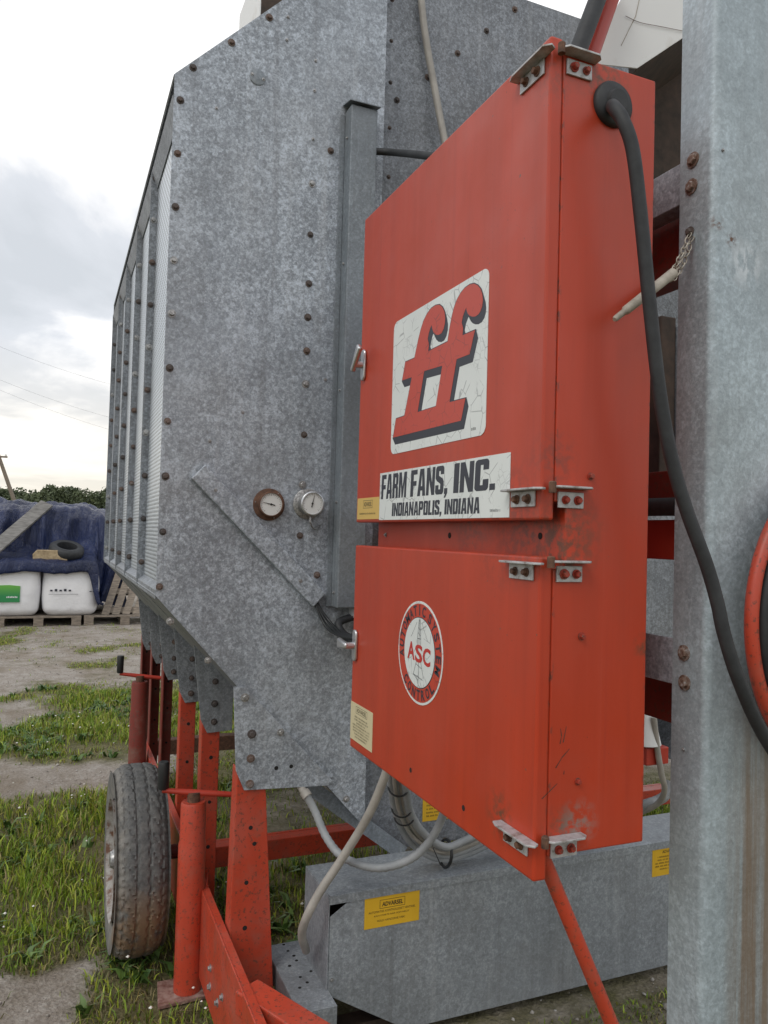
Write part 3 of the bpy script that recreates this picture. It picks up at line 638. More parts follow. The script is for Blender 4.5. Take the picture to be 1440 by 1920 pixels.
    obj('cross_member', MB().box(.486, 2.9, 3.05, 3.11, .19, .27).box(.486, 2.9, 3.111, 3.13, .265, .27), 'red_leg', D, bevel=.003)
    obj('cross_member', MB().box(.486, 2.9, 4.45, 4.46, .25, .33).box(.486, 2.9, 4.461, 4.52, .325, .33), 'rust', D, bevel=.002)
    obj('cross_member', MB().box(.655, 2.9, 2.36, 2.42, .10, .185), 'red_dark', D, bevel=.003)
    a = P(462, 1868, z=.30); b = P(566, 1935, z=.30); d = (b-a)/np.linalg.norm(b-a)
    obj('drawbar', MB().bar(a, a+d*1.0, .075, .06), 'red_leg', D, bevel=.004)
    for p in ((395, 1815), (394, 1850), (408, 1880), (417, 1870)): bolt(P(*p, x=.478), BOLT_Z, D, 'x')
    # axle
    obj('axle', MB().tube([(.33, 2.94, .320), (.56, 2.94, .320)], .025, 14), 'red_dark', D, smooth=40)
    # perforated foot plate beside the guard
    st = MB().box(.658, .768, 2.05, 2.42, .190, .194).box(.658, .662, 2.05, 2.42, .13, .1898).box(.662, .768, 2.05, 2.054, .13, .1898)
    obj('foot_plate', st, 'galv_guard', D, bevel=.0012)
    disc_holes(D, [P(*p, z=.1942) for p in ((532, 1771), (540, 1783), (551, 1792), (556, 1801), (543, 1811), (583, 1821), (563, 1832), (576, 1842), (562, 1852))], 'z', .75)
    bolt((.69, 2.05, .16), BOLT_Z, D, scale=1.6)
    # right hand beams between dryer and the post line
    return D
make_dryer()

# ------------------------------------------------------------------ things mounted on the end panel
def make_trunking():
    T = thing('cable_trunking', 'tall narrow grey steel cable trunking fixed upright on the end panel', 'cable trunking', (.84, 2.28, 1.27))
    x0, x1, y0, y1, z0, z1 = .800, .888, 2.238, 2.299, 1.275, 2.845
    mb = MB().prism([(x0, y0, z0), (x1, y0, z0), (x1, y1, z0), (x0, y1, z0)], (0, 0, z1-z0)); obj('channel', mb, 'galv_smooth', T, bevel=.003)
    obj('mounting_lip', MB().box(x0-.016, x0-.0005, 2.294, 2.2993, z0, z1-.01), 'galv_smooth', T, bevel=.001)
    obj('rain_cap', MB().prism([(x0-.008, y0-.012, z1+.004), (x1+.006, y0-.012, z1+.004), (x1+.006, y1, z1+.022), (x0-.008, y1, z1+.022)], (0, 0, .003)), 'galv_smooth', T)
    for z in (2.75, 2.35, 1.95, 1.60, 1.32): bolt((x0, 2.27, z), RIVET, T, 'x', 'rivet')
    g = MB().lathe([(.016, 0), (.016, -.03)], (.865, 2.265, 1.274), (0, 0, 1), 8); obj('gland', g, 'pvc', T)
make_trunking()

def gauge(p, label, case, off, r, needle, rust):
    G = thing('dial_gauge', label, 'gauge', p, 'round dial gauges on the end panel')
    p = np.array(p)
    mb = MB().lathe([(r*1.42, 0), (r*1.42, -.003), (r*1.34, -.005)], p, (0, 1, 0), 40); obj('flange', mb, case, G, smooth=40)
    c = p+np.array([0, -.005, 0])
    obj('case', MB().lathe([(r*1.04, 0), (r*1.04, -off*.8), (r*1.1, -off*.8), (r*1.1, -off)], c, (0, 1, 0), 40), case, G, smooth=40)
    f = c+np.array([0, -off, 0])
    obj('bezel', MB().lathe([(r*1.1, 0), (r*1.1, -.004), (r*1.0, -.006), (r*.97, -.0015)], f, (0, 1, 0), 40, cap=False), 'rust' if rust else 'chrome', G, smooth=40)
    dl = obj('dial', MB().lathe([(r*.985, -.0002), (r*.985, -.001)], f, (0, 1, 0), 40), 'dial', G)
    tk = MB()
    for k in range(25):
        a = math.radians(225-270*k/24); L = .17 if k % 4 == 0 else .09
        d = np.array([math.cos(a), 0, math.sin(a)]); s = np.array([-math.sin(a), 0, math.cos(a)])*r*.012
        a0 = f+d*r*.9+(0, -.0013, 0); a1 = f+d*r*(.9-L)+(0, -.0013, 0); tk.add([a0-s, a0+s, a1+s, a1-s], [(0, 1, 2, 3)])
    obj('scale', tk, 'ink_black', G)
    d = np.array([math.cos(needle), 0, math.sin(needle)]); s = np.array([-d[2], 0, d[0]])
    nd = MB().prism([f-d*r*.35-s*r*.05+(0, -.002, 0), f+d*r*.78-s*r*.008+(0, -.002, 0), f+d*r*.78+s*r*.008+(0, -.002, 0), f-d*r*.35+s*r*.05+(0, -.002, 0)], (0, -.0008, 0))
    nd.lathe([(r*.09, -.0015), (r*.09, -.0035)], f, (0, 1, 0), 12); obj('needle', nd, 'ink_black', G)
    for a in (.9, 3.0, 5.1): bolt(p+np.array([math.cos(a)*r*1.25, -.0035, math.sin(a)*r*1.25]), RIVET, G, name='screw', scale=.7)
    return G
gauge(P(504, 946, y=2.2995), 'rusty rimmed round gauge, the left of two on the end panel', 'rust', .022, .0345, math.radians(168), True)
gauge(P(577, 945, y=2.2995), 'grey metal round gauge right of the rusty one, beside the trunking', 'zinc', .042, .0335, math.radians(78), False)

def cable(name, pts, r, m, label, cat, n=10, ribs=0, group=None):
    path = smooth_path(pts, 10)
    if ribs:
        fine = []; L = 0
        for a, b in zip(path[:-1], path[1:]):
            k = max(1, int(np.linalg.norm(b-a)/ribs)); fine += [a+(b-a)*i/k for i in range(k)]
        path = fine+[path[-1]]; rr = [r*(1 if i % 2 else .88) for i in range(len(path))]
        return solo(name, MB().tube(path, rr, n), m, label, cat, group, smooth=60)
    return solo(name, MB().tube(path, r, n), m, label, cat, group, smooth=60)
S = thing('sensor_leads', 'three thin black sensor leads leaving the diagonal cable cover', 'cable', P(600, 1140, y=2.28))
for k in range(3):
    o = k*.007
    obj('lead', MB().tube(smooth_path([P(585, 1118, y=2.293)+(0, 0, o), P(594+k*3, 1140, y=2.285), P(612+k*5, 1176-k*3, y=2.25), P(640+k*2, 1193-k*2, y=2.15), P(672, 1196-k*3, y=1.98)]), .0042, 8), 'black_plastic', S, smooth=60)
cable('flexible_conduit', [(.865, 2.265, 1.246), P(635, 1168, y=2.25), P(645, 1190, y=2.2), P(675, 1205, y=2.0)], .013, 'black_rubber', 'short black ribbed conduit below the trunking running behind the lower door', 'conduit', ribs=.006)
cable('jumper_cable', [P(690, 283, y=2.262), P(740, 286, y=2.2), P(800, 292, y=1.9), P(850, 300, y=1.75)], .011, 'black_rubber', 'short black cable from the trunking top to the red cabinet', 'cable')
cable('vent_hose', [P(784, -120, y=2.38), P(790, 0, y=2.38), P(798, 70, y=2.375), P(812, 150, y=2.37), P(830, 245, y=2.35), P(850, 340, y=2.33)], .0125, 'cream', 'dirty cream hose hanging down the upper inner wall behind the cabinet', 'hose')
cable('gauge_lead', [P(583, 960, y=2.26), P(582, 980, y=2.255), P(590, 992, y=2.27), P(600, 985, y=2.29)], .003, 'zinc', 'thin bent capillary under the grey gauge', 'pipe', n=8)

# ------------------------------------------------------------------ control cabinet
XD = .685
EXD, EYD = (0, -1, 0), (0, 0, 1)
def D2(y, z, off=0.): return np.array([XD-off, y, z])
def sticker(C, name, m, y0, y1, z0, z1, rad=0., label=None, th=.0008):
    """plate on the door; y0 > y1"""
    if rad:
        pts = []
        for (cy, cz, a0) in ((y1+rad, z1-rad, 90), (y1+rad, z0+rad, 180), (y0-rad, z0+rad, 270), (y0-rad, z1-rad, 0)):
            for k in range(7):
                a = math.radians(a0+90*k/6); pts.append(D2(cy+rad*math.cos(a), cz+rad*math.sin(a)))
    else: pts = [D2(y0, z0), D2(y1, z0), D2(y1, z1), D2(y0, z1)]
    o = obj(name, MB().prism([p-np.array([.0002, 0, 0]) for p in pts], (-th, 0, 0)), m, C)
    if label: o['label'] = label
    return o

def make_cabinet():
    C = thing('control_cabinet', 'tall red steel control cabinet with two side doors and company decals', 'control cabinet', (.79, 1.4, 1.015))
    prof = [(.7095, 1.016), (.7095, 1.456), (.730, 1.456), (.730, 1.560), (.7095, 1.560), (.7095, 2.272), (.895, 2.272), (.895, 1.016)]
    yb = P(709, 1000, x=.730)[1]
    obj('body', MB().prism([(x, 1.0, z) for x, z in prof], (0, yb-1.0, 0)), 'red_cab', C, bevel=.0025)
    for nm, z0, z1, lb in (('upper_door', 1.531, 2.292, 'tall upper door with the big logo'), ('lower_door', .981, 1.475, 'lower door with the round decal')):
        mb = MB().prism([(XD, 1.0, z0), (XD, 1.795, z0), (XD, 1.795, z1), (XD, 1.0, z1)], (.0239, 0, 0)); o = obj(nm, mb, 'red_cab', C, bevel=.004); o['label'] = lb
    disc_holes(C, [P(843, 1004, x=.7298), P(1013, 1005, x=.7298)], 'x', .9)
    bolt(P(724, 1003, x=.730), RIVET, C, 'x', 'screw')
    for p in ((770, 1444), (869, 1515)): bolt(P(*p, x=XD), HOLE, C, 'x', 'screw_hole', .75)
    for p in ((1090, 1193), (1083, 1465), (1107, 893)): bolt(P(*p, y=1.0), NUT_RED, C, 'y', 'bolt', .75)
    # scratches in the paint of the narrow side
    sc = MB()
    for pl in (((1050, 1395), (1053, 1380), (1051, 1366)), ((1056, 1392), (1062, 1362)), ((1042, 1440), (1054, 1420), (1068, 1404)), ((1057, 1452), (1058, 1445)), ((1016, 1498), (1030, 1484), (1045, 1469))):
        for a, b in zip(pl[:-1], pl[1:]):
            a = P(*a, y=.9997); b = P(*b, y=.9997); d = (b-a)/np.linalg.norm(b-a); w = np.array([-d[2], 0, d[0]])*.0009
            sc.add([a-w, b-w*.5, b+w*.5, a+w], [(0, 1, 2, 3)])
    obj('scratches', sc, 'rust_dark', C)
    # hinges
    for z, m, nut in ((2.262, 'plate', NUT_R), (1.577, 'plate', NUT_R), (1.462, 'plate', NUT_R), (1.040, 'plate', NUT_R)):
        lo = z-.025
        H = obj('hinge', MB().box(XD-.0035, XD-.0003, 1.014, 1.082, lo, z).prism([(XD-.0003, 1.094, z+.0002), (XD-.0003, .988, z+.0002), (XD-.010, .982, z+.0002), (XD-.021, .992, z+.0002), (XD-.021, 1.080, z+.0002), (XD-.016, 1.094, z+.0002)], (0, 0, .0035)), m, C, bevel=.0008)
        obj('hinge_leaf', MB().box(.714, .762, .9962, .9997, lo-.001, z-.001).prism([(.703, .9997, z+.004), (.771, .9997, z+.004), (.771, .985, z+.004), (.763, .977, z+.004), (.706, .977, z+.004), (.698, .985, z+.004)], (0, 0, .0035)), m, C, bevel=.0008)
        obj('hinge_pin', MB().lathe([(.006, -.004), (.006, .012), (.004, .014)], (.697, .988, z), (0, 0, 1), 12), 'rust', C)
        for y in (1.031, 1.063): bolt((XD-.0035, y, z-.0128), NUT_R, C, 'x', 'nut', .9)
        for x in (.727, .750): bolt((x, .9962, z-.0135), NUT_RED, C, 'y', 'nut', .9)
    # latches
    for (py, tilt) in ((685, 50), (1210, 180)):
        c = P(684 if py < 900 else 668, py, x=XD)
        es = []
        for k in range(20):
            a = 2*math.pi*k/20; es.append(c+np.array([-.0003, .0125*math.cos(a), (.026 if math.sin(a) > 0 else -.026)+.0125*math.sin(a)]))
        obj('latch_plate', MB().prism(es, (-.007, 0, 0)), 'chrome', C, bevel=.0025, smooth=40)
        t = math.radians(tilt)
        k0 = c+np.array([-.007, 0, 0]); obj('latch_knob', MB().lathe([(.009, 0), (.008, -.018)], k0, (1, 0, 0), 16), 'chrome', C, smooth=40)
        d = np.array([0, -math.cos(t), math.sin(t)]) if tilt != 180 else np.array([0, 1., 0]); s = np.cross(d, (1, 0, 0))
        k1 = k0+np.array([-.014, 0, 0])
        pts = [k1-d*.008-s*.007, k1-d*.008+s*.007, k1+d*.052+s*.013, k1+d*.052-s*.013] if tilt == 180 else [k1-d*.02-s*.006, k1-d*.02+s*.006, k1+d*.05+s*.011, k1+d*.05-s*.011]
        obj('latch_handle', MB().prism(pts, (-.012, 0, 0)), 'chrome', C, bevel=.004, smooth=40)
    # cable grommet on the narrow side
    g = P(1147, 198, y=1.0)
    o = obj('grommet', MB().lathe([(.037, -.0003), (.037, -.006), (.033, -.010), (.020, -.013), (.017, -.020), (.013, -.020)], g, (0, 1, 0), 36), 'black_rubber', C, smooth=50)
    o.scale = (1, 1, 1)
    # brace rod down to the post foot
    a = np.array([.712, 1.03, 1.0155]); b = P(1143, 1920, y=1.03); e = a+(b-a)*(1.0155/(1.0155-b[2]))
    obj('brace_rod', MB().tube([a+(0, 0, .01), e+(0, 0, .001)], .0115, 16), 'red_leg', C, smooth=40)
    # --- decals: big double-f plate
    sticker(C, 'logo_plate', 'decal_white', 1.588, 1.172, 1.682, 1.979, .018)
    Z = lambda X, Y: P(640+X/3.692, 480+Y/3.692, x=XD)
    red = [(363, 1258), (835, 1140), (866, 985), (755, 1013), (805, 715), (895, 680), (932, 514), (845, 550), (850, 500), (840, 462), (848, 420), (862, 380), (872, 358), (874, 378), (882, 400), (895, 414), (914, 421), (936, 419), (957, 404), (973, 378), (983, 345), (987, 305),
           (983, 265), (972, 230), (952, 205), (925, 192), (895, 199), (862, 222), (832, 258), (806, 305), (786, 360), (770, 425), (756, 500), (742, 594), (608, 660), (613, 612), (604, 575), (612, 535), (622, 500), (632, 478), (636, 505), (645, 530), (660, 545), (680, 547), (700, 535), (715, 505),
           (724, 465), (726, 425), (720, 385), (706, 355), (685, 338), (658, 343), (628, 363), (600, 400), (575, 450), (556, 510), (540, 575), (525, 645), (512, 708), (449, 735), (427, 862), (494, 839), (442, 1108), (384, 1128)]
    hole = [(580, 797), (705, 760), (660, 1042), (534, 1081)]
    sh = Z(615, 1256)-Z(600, 1203)
    RO = [Z(*q) for q in red]; RH = [Z(*q) for q in hole]
    def grow(lp, e):
        n = len(lp); out = []
        A = sum(lp[i][1]*lp[(i+1) % n][2]-lp[(i+1) % n][1]*lp[i][2] for i in range(n)); sg = 1 if A > 0 else -1
        for i in range(n):
            d1 = lp[i]-lp[i-1]; d2 = lp[(i+1) % n]-lp[i]
            n1 = np.array([0, d1[2], -d1[1]])/np.linalg.norm(d1); n2 = np.array([0, d2[2], -d2[1]])/np.linalg.norm(d2)
            m_ = n1+n2; m_ = m_/max(.6, m_@m_/2) if np.linalg.norm(m_) > 1e-6 else n1
            out.append(lp[i]+sg*e*m_/1.)
        return out
    top_o = [p+np.array([-.0017, 0, 0]) for p in grow(RO, .0018)]; top_h = [p+np.array([-.0017, 0, 0]) for p in grow(RH, -.0012)]
    bot_o = [p+sh+np.array([-.0011, 0, 0]) for p in RO]; bot_h = [p+sh+np.array([-.0011, 0, 0]) for p in RH]
    sd_ = MB()
    for t_, b_ in ((top_o, bot_o), (top_h, bot_h)):
        n = len(t_); sd_.add(t_+b_, [(i, (i+1) % n, (i+1) % n+n, i+n) for i in range(n)])
    sd_.flat([top_o, top_h]); sd_.flat([bot_o, bot_h])
    obj('logo_shadow', sd_, 'ink', C)
    obj('logo_letters', MB().flat([[p+np.array([-.0021, 0, 0]) for p in RO], [p+np.array([-.0021, 0, 0]) for p in RH]]), 'decal_red', C)
    text_lines([('~', D2(1.222, 1.694, .0012), .017, .006, dict())], EXD, EYD, 'part_number', 'ink_black', C)
    # --- name plate
    np_ = sticker(C, 'name_plate', 'decal_white', 1.645, 1.089, 1.536, 1.6435)
    bk = lambda: dict(block=1)
    text_lines([('FARM', D2(1.636, 1.5835, .0012), .137, .055, bk()), ('FANS,', D2(1.478, 1.5835, .0012), .168, .0555, bk()), ('INC.', D2(1.286, 1.5835, .0012), .150, .0555, bk()),
                ('INDIANAPOLIS,', D2(1.572, 1.5440, .0012), .240, .0290, bk()), ('INDIANA', D2(1.320, 1.5440, .0012), .134, .0290, bk()),
                ('~', D2(1.150, 1.546, .0012), .034, .005, dict())], EXD, EYD, 'lettering', 'ink', np_)
    # --- small warning plates
    def frame_box(y0, y1, z0, z1, w, off):
        b = MB()
        for (a, b_, c, d) in ((y0, y1, z1-w, z1), (y0, y1, z0, z0+w), (y0, y0-w, z0+w, z1-w), (y1+w, y1, z0+w, z1-w)):
            b.add([D2(a, c, off), D2(b_, c, off), D2(b_, d, off), D2(a, d, off)], [(0, 1, 2, 3)])
        return b
    w1 = sticker(C, 'warning_label', 'yellow_pale', 1.786, 1.6462, 1.5385, 1.590, label='small faded yellow ADVARSEL label at the upper door corner')
    text_lines([('ADVARSEL', D2(1.742, 1.569, .0012), .05, .011, dict(bold=.015)), ('~', D2(1.77, 1.550, .0012), .105, .0045)], EXD, EYD, 'lettering', 'ink_brown', w1)
    obj('label_frame', frame_box(1.747, 1.687, 1.565, 1.584, .001, .0012), 'ink_brown', w1)
    w2 = sticker(C, 'warning_label', 'cream_vinyl', 1.7915, 1.650, 1.003, 1.093, label='cream ADVARSEL label at the lower door corner')
    rows = [('ADVARSEL', D2(1.752, 1.0735, .0012), .063, .010, dict(bold=.015))]
    for k, w in enumerate((.085, .09, .06, .11, .105, .105, .085, .075)):
        rows.append(('~', D2(1.7205+w/2, 1.0595-k*.0068, .0012), w, .0042))
    text_lines(rows, EXD, EYD, 'lettering', 'ink_brown', w2)
    obj('label_frame', frame_box(1.757, 1.684, 1.070, 1.087, .001, .0012), 'ink_brown', w2)
    # --- round decal
    cy, cz = 1.4135, 1.2665
    def ring(r, off, m, name, n=56, th=.0006, r_in=None):
        pts = [D2(cy+r*math.cos(2*math.pi*k/n), cz+r*math.sin(2*math.pi*k/n), off) for k in range(n)]
        return obj(name, MB().prism(pts, (-th, 0, 0)), m, C)
    ring(.1035, .0002, 'decal_white', 'round_decal'); ring(.0985, .0009, 'decal_red', 'decal_band', th=.0004); ring(.0715, .0014, 'ink', 'decal_line', th=.0003)
    ring(.0700, .0018, 'decal_white', 'decal_centre', th=.0003)
    def arc_text(s, rad, a0, a1, size, inside):
        n = len(s); tb = MB()
        for i, ch in enumerate(s):
            a = math.radians(a0+(a1-a0)*i/(n-1))
            e_r = np.array([0, -math.cos(a), math.sin(a)]); e_t = np.array([0, -math.sin(a), -math.cos(a)])
            ex, ey = (e_t, e_r) if not inside else (-e_t, -e_r)
            w = size*(.72 if ch != 'I' else .2)*(1.15 if ch == 'M' else 1)
            base = D2(cy, cz, .0016)+e_r*rad-ex*w/2-ey*size/2
            q, fs = text_mesh(ch, base, ex, ey, w, size, bold=.03); tb.add(q, fs)
        obj('decal_lettering', tb, 'ink', C)
    arc_text('AUTOMATIC', .0850, 188, 78, .0215, False); arc_text('SYSTEM', .0850, 58, -16, .0215, False)
    arc_text('CONTROL', .0850, 226, 314, .0215, True)
    # tower drawing and ASC
    lw = MB()
    def ln(a, b, w=.0006):
        a = D2(cy-a[0], cz+a[1], .0023); b = D2(cy-b[0], cz+b[1], .0023); d = (b-a)/np.linalg.norm(b-a); s = np.array([0, -d[2], d[1]])*w
        lw.add([a-s, b-s, b+s, a+s], [(0, 1, 2, 3)])
    for s in (-1, 1):
        ln((s*.002, .066), (s*.008, .028)); ln((s*.008, .028), (s*.007, .014)); ln((s*.009, -.016), (s*.024, -.048))
    ln((0, .068), (0, .012)); ln((0, -.018), (0, -.062)); ln((-.024, -.046), (.02, -.052)); ln((-.024, -.046), (0, -.056)); ln((-.008, .028), (.008, .028)); ln((-.006, .04), (.006, .034)); ln((-.004, .05), (.004, .046)); ln((-.012, -.024), (.014, -.03))
    for s in (-1, 1):
        for k in range(4): ln((s*(.012+.006*k), .06-.008*k), (s*(.018+.007*k), .052-.008*k), .0004)
    obj('tower_drawing', lw, 'ink', C)
    q = MB()
    for i, ch in enumerate('ASC'):
        t_, fs = text_mesh(ch, D2(cy+.053-i*.036, cz-.018-(.002*i), .0026), EXD, EYD, .034, .036, bold=.03); q.add(t_, fs)
    obj('decal_initials', q, 'ink_red', C)
    return C
make_cabinet()

# ------------------------------------------------------------------ galvanised post at the right, beams behind the cabinet
def make_post():
    T = thing('steel_post', 'wide galvanised folded steel post in the right foreground', 'post', (1.12, 1.03, 0))
    prof = [(1.0, 1.052)]
    for k in range(7):
        a = math.radians(180+90*k/6); prof.append((1.014+.014*math.cos(a), .989+.014*math.sin(a)))
    for k in range(7):
        a = math.radians(270+90*k/6); prof.append((1.236+.014*math.cos(a), .989+.014*math.sin(a)))
    prof.append((1.25, 1.052))
    inn = [(x+(.003 if x < 1.1 else -.003) if (y > .98) else x, y+.003 if y < 1.05 else y) for x, y in prof]
    n = len(prof); mb = MB(); zs = (0.0, 3.4)
    vs = [(x, y, z) for z in zs for x, y in prof]+[(x, y, z) for z in zs for x, y in inn]
    fs = []
    for i in range(n-1):
        fs += [(i, i+1, n+i+1, n+i), (2*n+i+1, 2*n+i, 3*n+i, 3*n+i+1), (n+i, n+i+1, 3*n+i+1, 3*n+i), (i+1, i, 2*n+i, 2*n+i+1)]
    fs += [(0, n, 3*n, 2*n), (n-1, 3*n-1, 4*n-1, 2*n-1)]
    mb.add(vs, fs); obj('channel', mb, 'galv_post', T, smooth=50)
    for p in ((1300, 300), (1297, 350)): bolt(P(*p, x=.9998), BOLT_BIG, T, 'x', scale=1.0)
    for p in ((1283, 1224), (1284, 1280)): bolt(P(*p, x=.9998), BOLT_BIG, T, 'x', scale=1.0)
    bolt(P(1294, 435, x=.9998), BOLT_R, T, 'x', scale=.8)
    for p in ((1355, 282), (1282, 1405)): bolt(P(*p, x=.9998) if p[0] < 1300 else P(*p, y=.9748), RIVET, T, 'x' if p[0] < 1300 else 'y', 'rivet', .6)
    # arms bolted to the post, running back to the dryer
    obj('upper_arm', MB().box(1.0035, 1.007, 1.003, 2.392, 2.105, 2.18).box(1.0072, 1.045, 1.053, 2.392, 2.105, 2.1085), 'galv', T, bevel=.0012)
    obj('lower_arm', MB().box(1.0035, 1.007, 1.003, 2.392, 1.255, 1.335).box(1.0072, 1.045, 1.053, 2.392, 1.255, 1.2585), 'galv', T, bevel=.0012)
    # red channels behind
    obj('beam', MB().box(1.050, 1.056, 1.06, 2.39, 2.0, 2.17).box(1.0562, 1.11, 1.06, 2.39, 2.0, 2.006), 'red_dark', T, bevel=.002)
    obj('beam', MB().box(1.060, 1.066, 1.06, 2.39, 1.47, 1.545).box(1.0662, 1.11, 1.06, 2.39, 1.47, 1.475), 'red_new', T, bevel=.002)
    obj('beam', MB().box(1.055, 1.061, 1.06, 2.39, 1.17, 1.25).box(1.0612, 1.12, 1.06, 2.39, 1.17, 1.176), 'red_dark', T, bevel=.002)
    obj('beam', MB().box(1.075, 1.081, 1.06, 2.39, 1.555, 1.64), 'red_dark', T, bevel=.002)
    obj('cross_pipe', MB().tube([(1.040, 1.08, 1.568), (1.040, 2.39, 1.575)], .017, 14), 'black_rubber', T, smooth=50)
    obj('upright', MB().box(1.300, 1.345, 1.42, 1.46, 1.66, 2.04), 'rust_dark', T, bevel=.003)
    obj('upright', MB().box(1.3455, 1.40, 1.415, 1.43, 1.66, 2.02), 'galv_smooth', T, bevel=.003)
    return T
make_post()

# burner hood and pipes over the cabinet
def make_hood():
    T = thing('burner_hood', 'white painted sheet hood with a rusty underside above the cabinet', 'hood', (1.35, 1.75, 2.4))
    y = 1.75
    fr = [P(*p, y=y) for p in ((1196, -60), (1420, -60), (1420, -22), (1195, 128), (1100, 118))]
    obj('hood_sheet', MB().prism(fr, (0, .004, 0)), 'white_paint', T, bevel=.001)
    a, b = P(1195, 128, y=y), P(1420, -22, y=y)
    obj('underside', MB().prism([a+(0, .0045, -.002), b+(0, .0045, -.002), b+(0, .0045, .004), a+(0, .0045, .004)], (0, .5, -.16)), 'rust_dark', T)
    obj('inner_duct', MB().prism([P(*p, y=2.05) for p in ((1180, 120), (1420, -10), (1420, 370), (1180, 370))], (0, .004, 0)), 'rust_dark', T)
    s0, s1 = P(1196, -40, y=y-.002), P(1188, 40, y=y-.002)
    obj('seam', MB().tube([P(1207, -40, y=y-.001), P(1192, 30, y=y-.001), P(1165, 85, y=y-.001)], .0011, 6), 'peg', T)
    obj('wire', MB().tube(smooth_path([P(1173, 30, y=y-.003), P(1200, 42, y=y-.003), P(1240, 50, y=y-.003), P(1290, 60, y=y-.003)]), .0008, 6), 'rust', T)
make_hood()
solo('red_pipe', MB().tube([P(1165, -60, y=1.7), P(1090, 150, y=1.66)], .024, 18), 'red_new', 'sloping red pipe beside the white hood', 'pipe', smooth=50)
solo('black_pipe', MB().tube([P(1142, -60, y=1.64), P(1060, 160, y=1.60)], .023, 18), 'black_rubber', 'sloping dark grey pipe left of the red pipe', 'pipe', smooth=50)

# small burner gear seen in the gap between cabinet and post
T = thing('gas_regulator', 'white cone with a red bracket seen through the gap below', 'regulator', P(1225, 1500, y=1.9))
obj('cone', MB().lathe([(.022, .12), (.05, .0)], P(1208, 1393, y=1.9), (0, 0, 1), 24), 'white_paint', T, smooth=50)
obj('bracket', MB().box(*[v for pr in zip(P(1200, 1418, y=1.9)-(0, .03, .022), P(1241, 1398, y=1.9)+(0, .03, .004)) for v in pr]), 'red_new', T, bevel=.003)
cable('white_hose', [P(1226, 1345, y=1.86), P(1232, 1400, y=1.86), P(1240, 1450, y=1.86), P(1246, 1480, y=1.88), P(1235, 1505, y=1.92), P(1205, 1522, y=2.0), P(1150, 1545, y=2.2)], .009, 'cream', 'thin cream hose curving down in the gap beside the cabinet', 'hose')
cable('white_conduit', [P(1259, 1466, y=1.95), P(1250, 1488, y=1.95), P(1235, 1500, y=1.96), P(1200, 1512, y=2.0), P(1150, 1530, y=2.2)], .016, 'pvc', 'short fat white conduit low in the gap beside the cabinet', 'conduit')

# supply cable, reel
cable('supply_cable', [P(1147, 198, y=.99), P(1152, 203, y=.955), P(1168, 226, y=.938), P(1187, 285, y=.93), P(1203, 420, y=.93), P(1218, 570, y=.93), P(1236, 730, y=.93), P(1257, 850, y=.93), P(1285, 950, y=.925), P(1325, 1060, y=.915), P(1345, 1130, y=.91), P(1358, 1190, y=.905),
                       P(1385, 1275, y=.90), P(1430, 1375, y=.90), P(1500, 1480, y=.90)], .0106, 'black_rubber', 'thick black supply cable hanging from the cabinet across the post', 'cable', n=16)
def make_reel():
    T = thing('cable_reel', 'red rimmed hoop holding coiled black cable on the post', 'cable reel', (1.15, .93, 1.2))
    c = np.array([1.040+.262, .955, 1.378]); n_ = np.array([.12, -.99, 0.]); n_ /= np.linalg.norm(n_); u = np.cross(n_, (0, 0, 1)); w = np.array([0, 0, 1.])
    def ringp(r, off, n=96): return [c+n_*off+r*(math.cos(2*math.pi*k/n)*u+math.sin(2*math.pi*k/n)*w) for k in range(n)]
    obj('rim', MB().tube(ringp(.262, .0), .0115, 10, closed=True), 'red_leg', T, smooth=60)
    for i, (r, o) in enumerate(((.236, .004), (.214, .008), (.192, .003), (.225, .022), (.17, .006))): obj('cable_turn', MB().tube(ringp(r, o), .0115, 10, closed=True), 'black_rubber', T, smooth=60)
    obj('hub', MB().tube([c+n_*.01, c-n_*.01], .03, 14), 'red_leg', T, smooth=50)
    for a in (30, 90, 150): d_ = u*math.cos(math.radians(a))+w*math.sin(math.radians(a)); obj('spoke', MB().bar(c-d_*.255-n_*.012, c+d_*.255-n_*.012, .012, .004, up=tuple(n_)), 'red_leg', T)
make_reel()

# peg on a chain
a, b = P(1152, 599, y=.965), P(1262, 512, y=.985)
d = (b-a)/np.linalg.norm(b-a)
pg = MB().tube([a, a+d*.004, a+d*.030, a+d*.032, a+(b-a)*.6, b], [.0035, .0052, .0055, .0078, .0085, .0088], 10)
solo('locking_peg', pg, 'peg', 'weathered pale peg hanging on a chain between cabinet and post', 'peg', smooth=50)
CH = thing('chain', 'thin steel chain tying the pale peg to the post', 'chain', b)
def chain(pa, pb, k, sag):
    pa, pb = np.array(pa), np.array(pb)
    for i in range(k):
        t = (i+.5)/k; p = pa+(pb-pa)*t+np.array([0, 0, -sag*4*t*(1-t)]); dd = (pb-pa)/np.linalg.norm(pb-pa); L = np.linalg.norm(pb-pa)/k*.66
        s = np.cross(dd, (0, 1, 0)) if i % 2 else np.array([0, 1., 0]); s = s/np.linalg.norm(s)
        pts = [p+dd*L*math.cos(2*math.pi*q/10)+s*L*.5*math.sin(2*math.pi*q/10) for q in range(10)]
        obj('link', MB().tube(pts, .0011, 6, closed=True), 'peg', CH, smooth=60)
top = P(1294, 437, x=.9955)
chain(b-d*.006, top, 9, .004); chain(b-d*.012+(.004, 0, -.004), top+(.004, -.002, -.004), 9, .016)

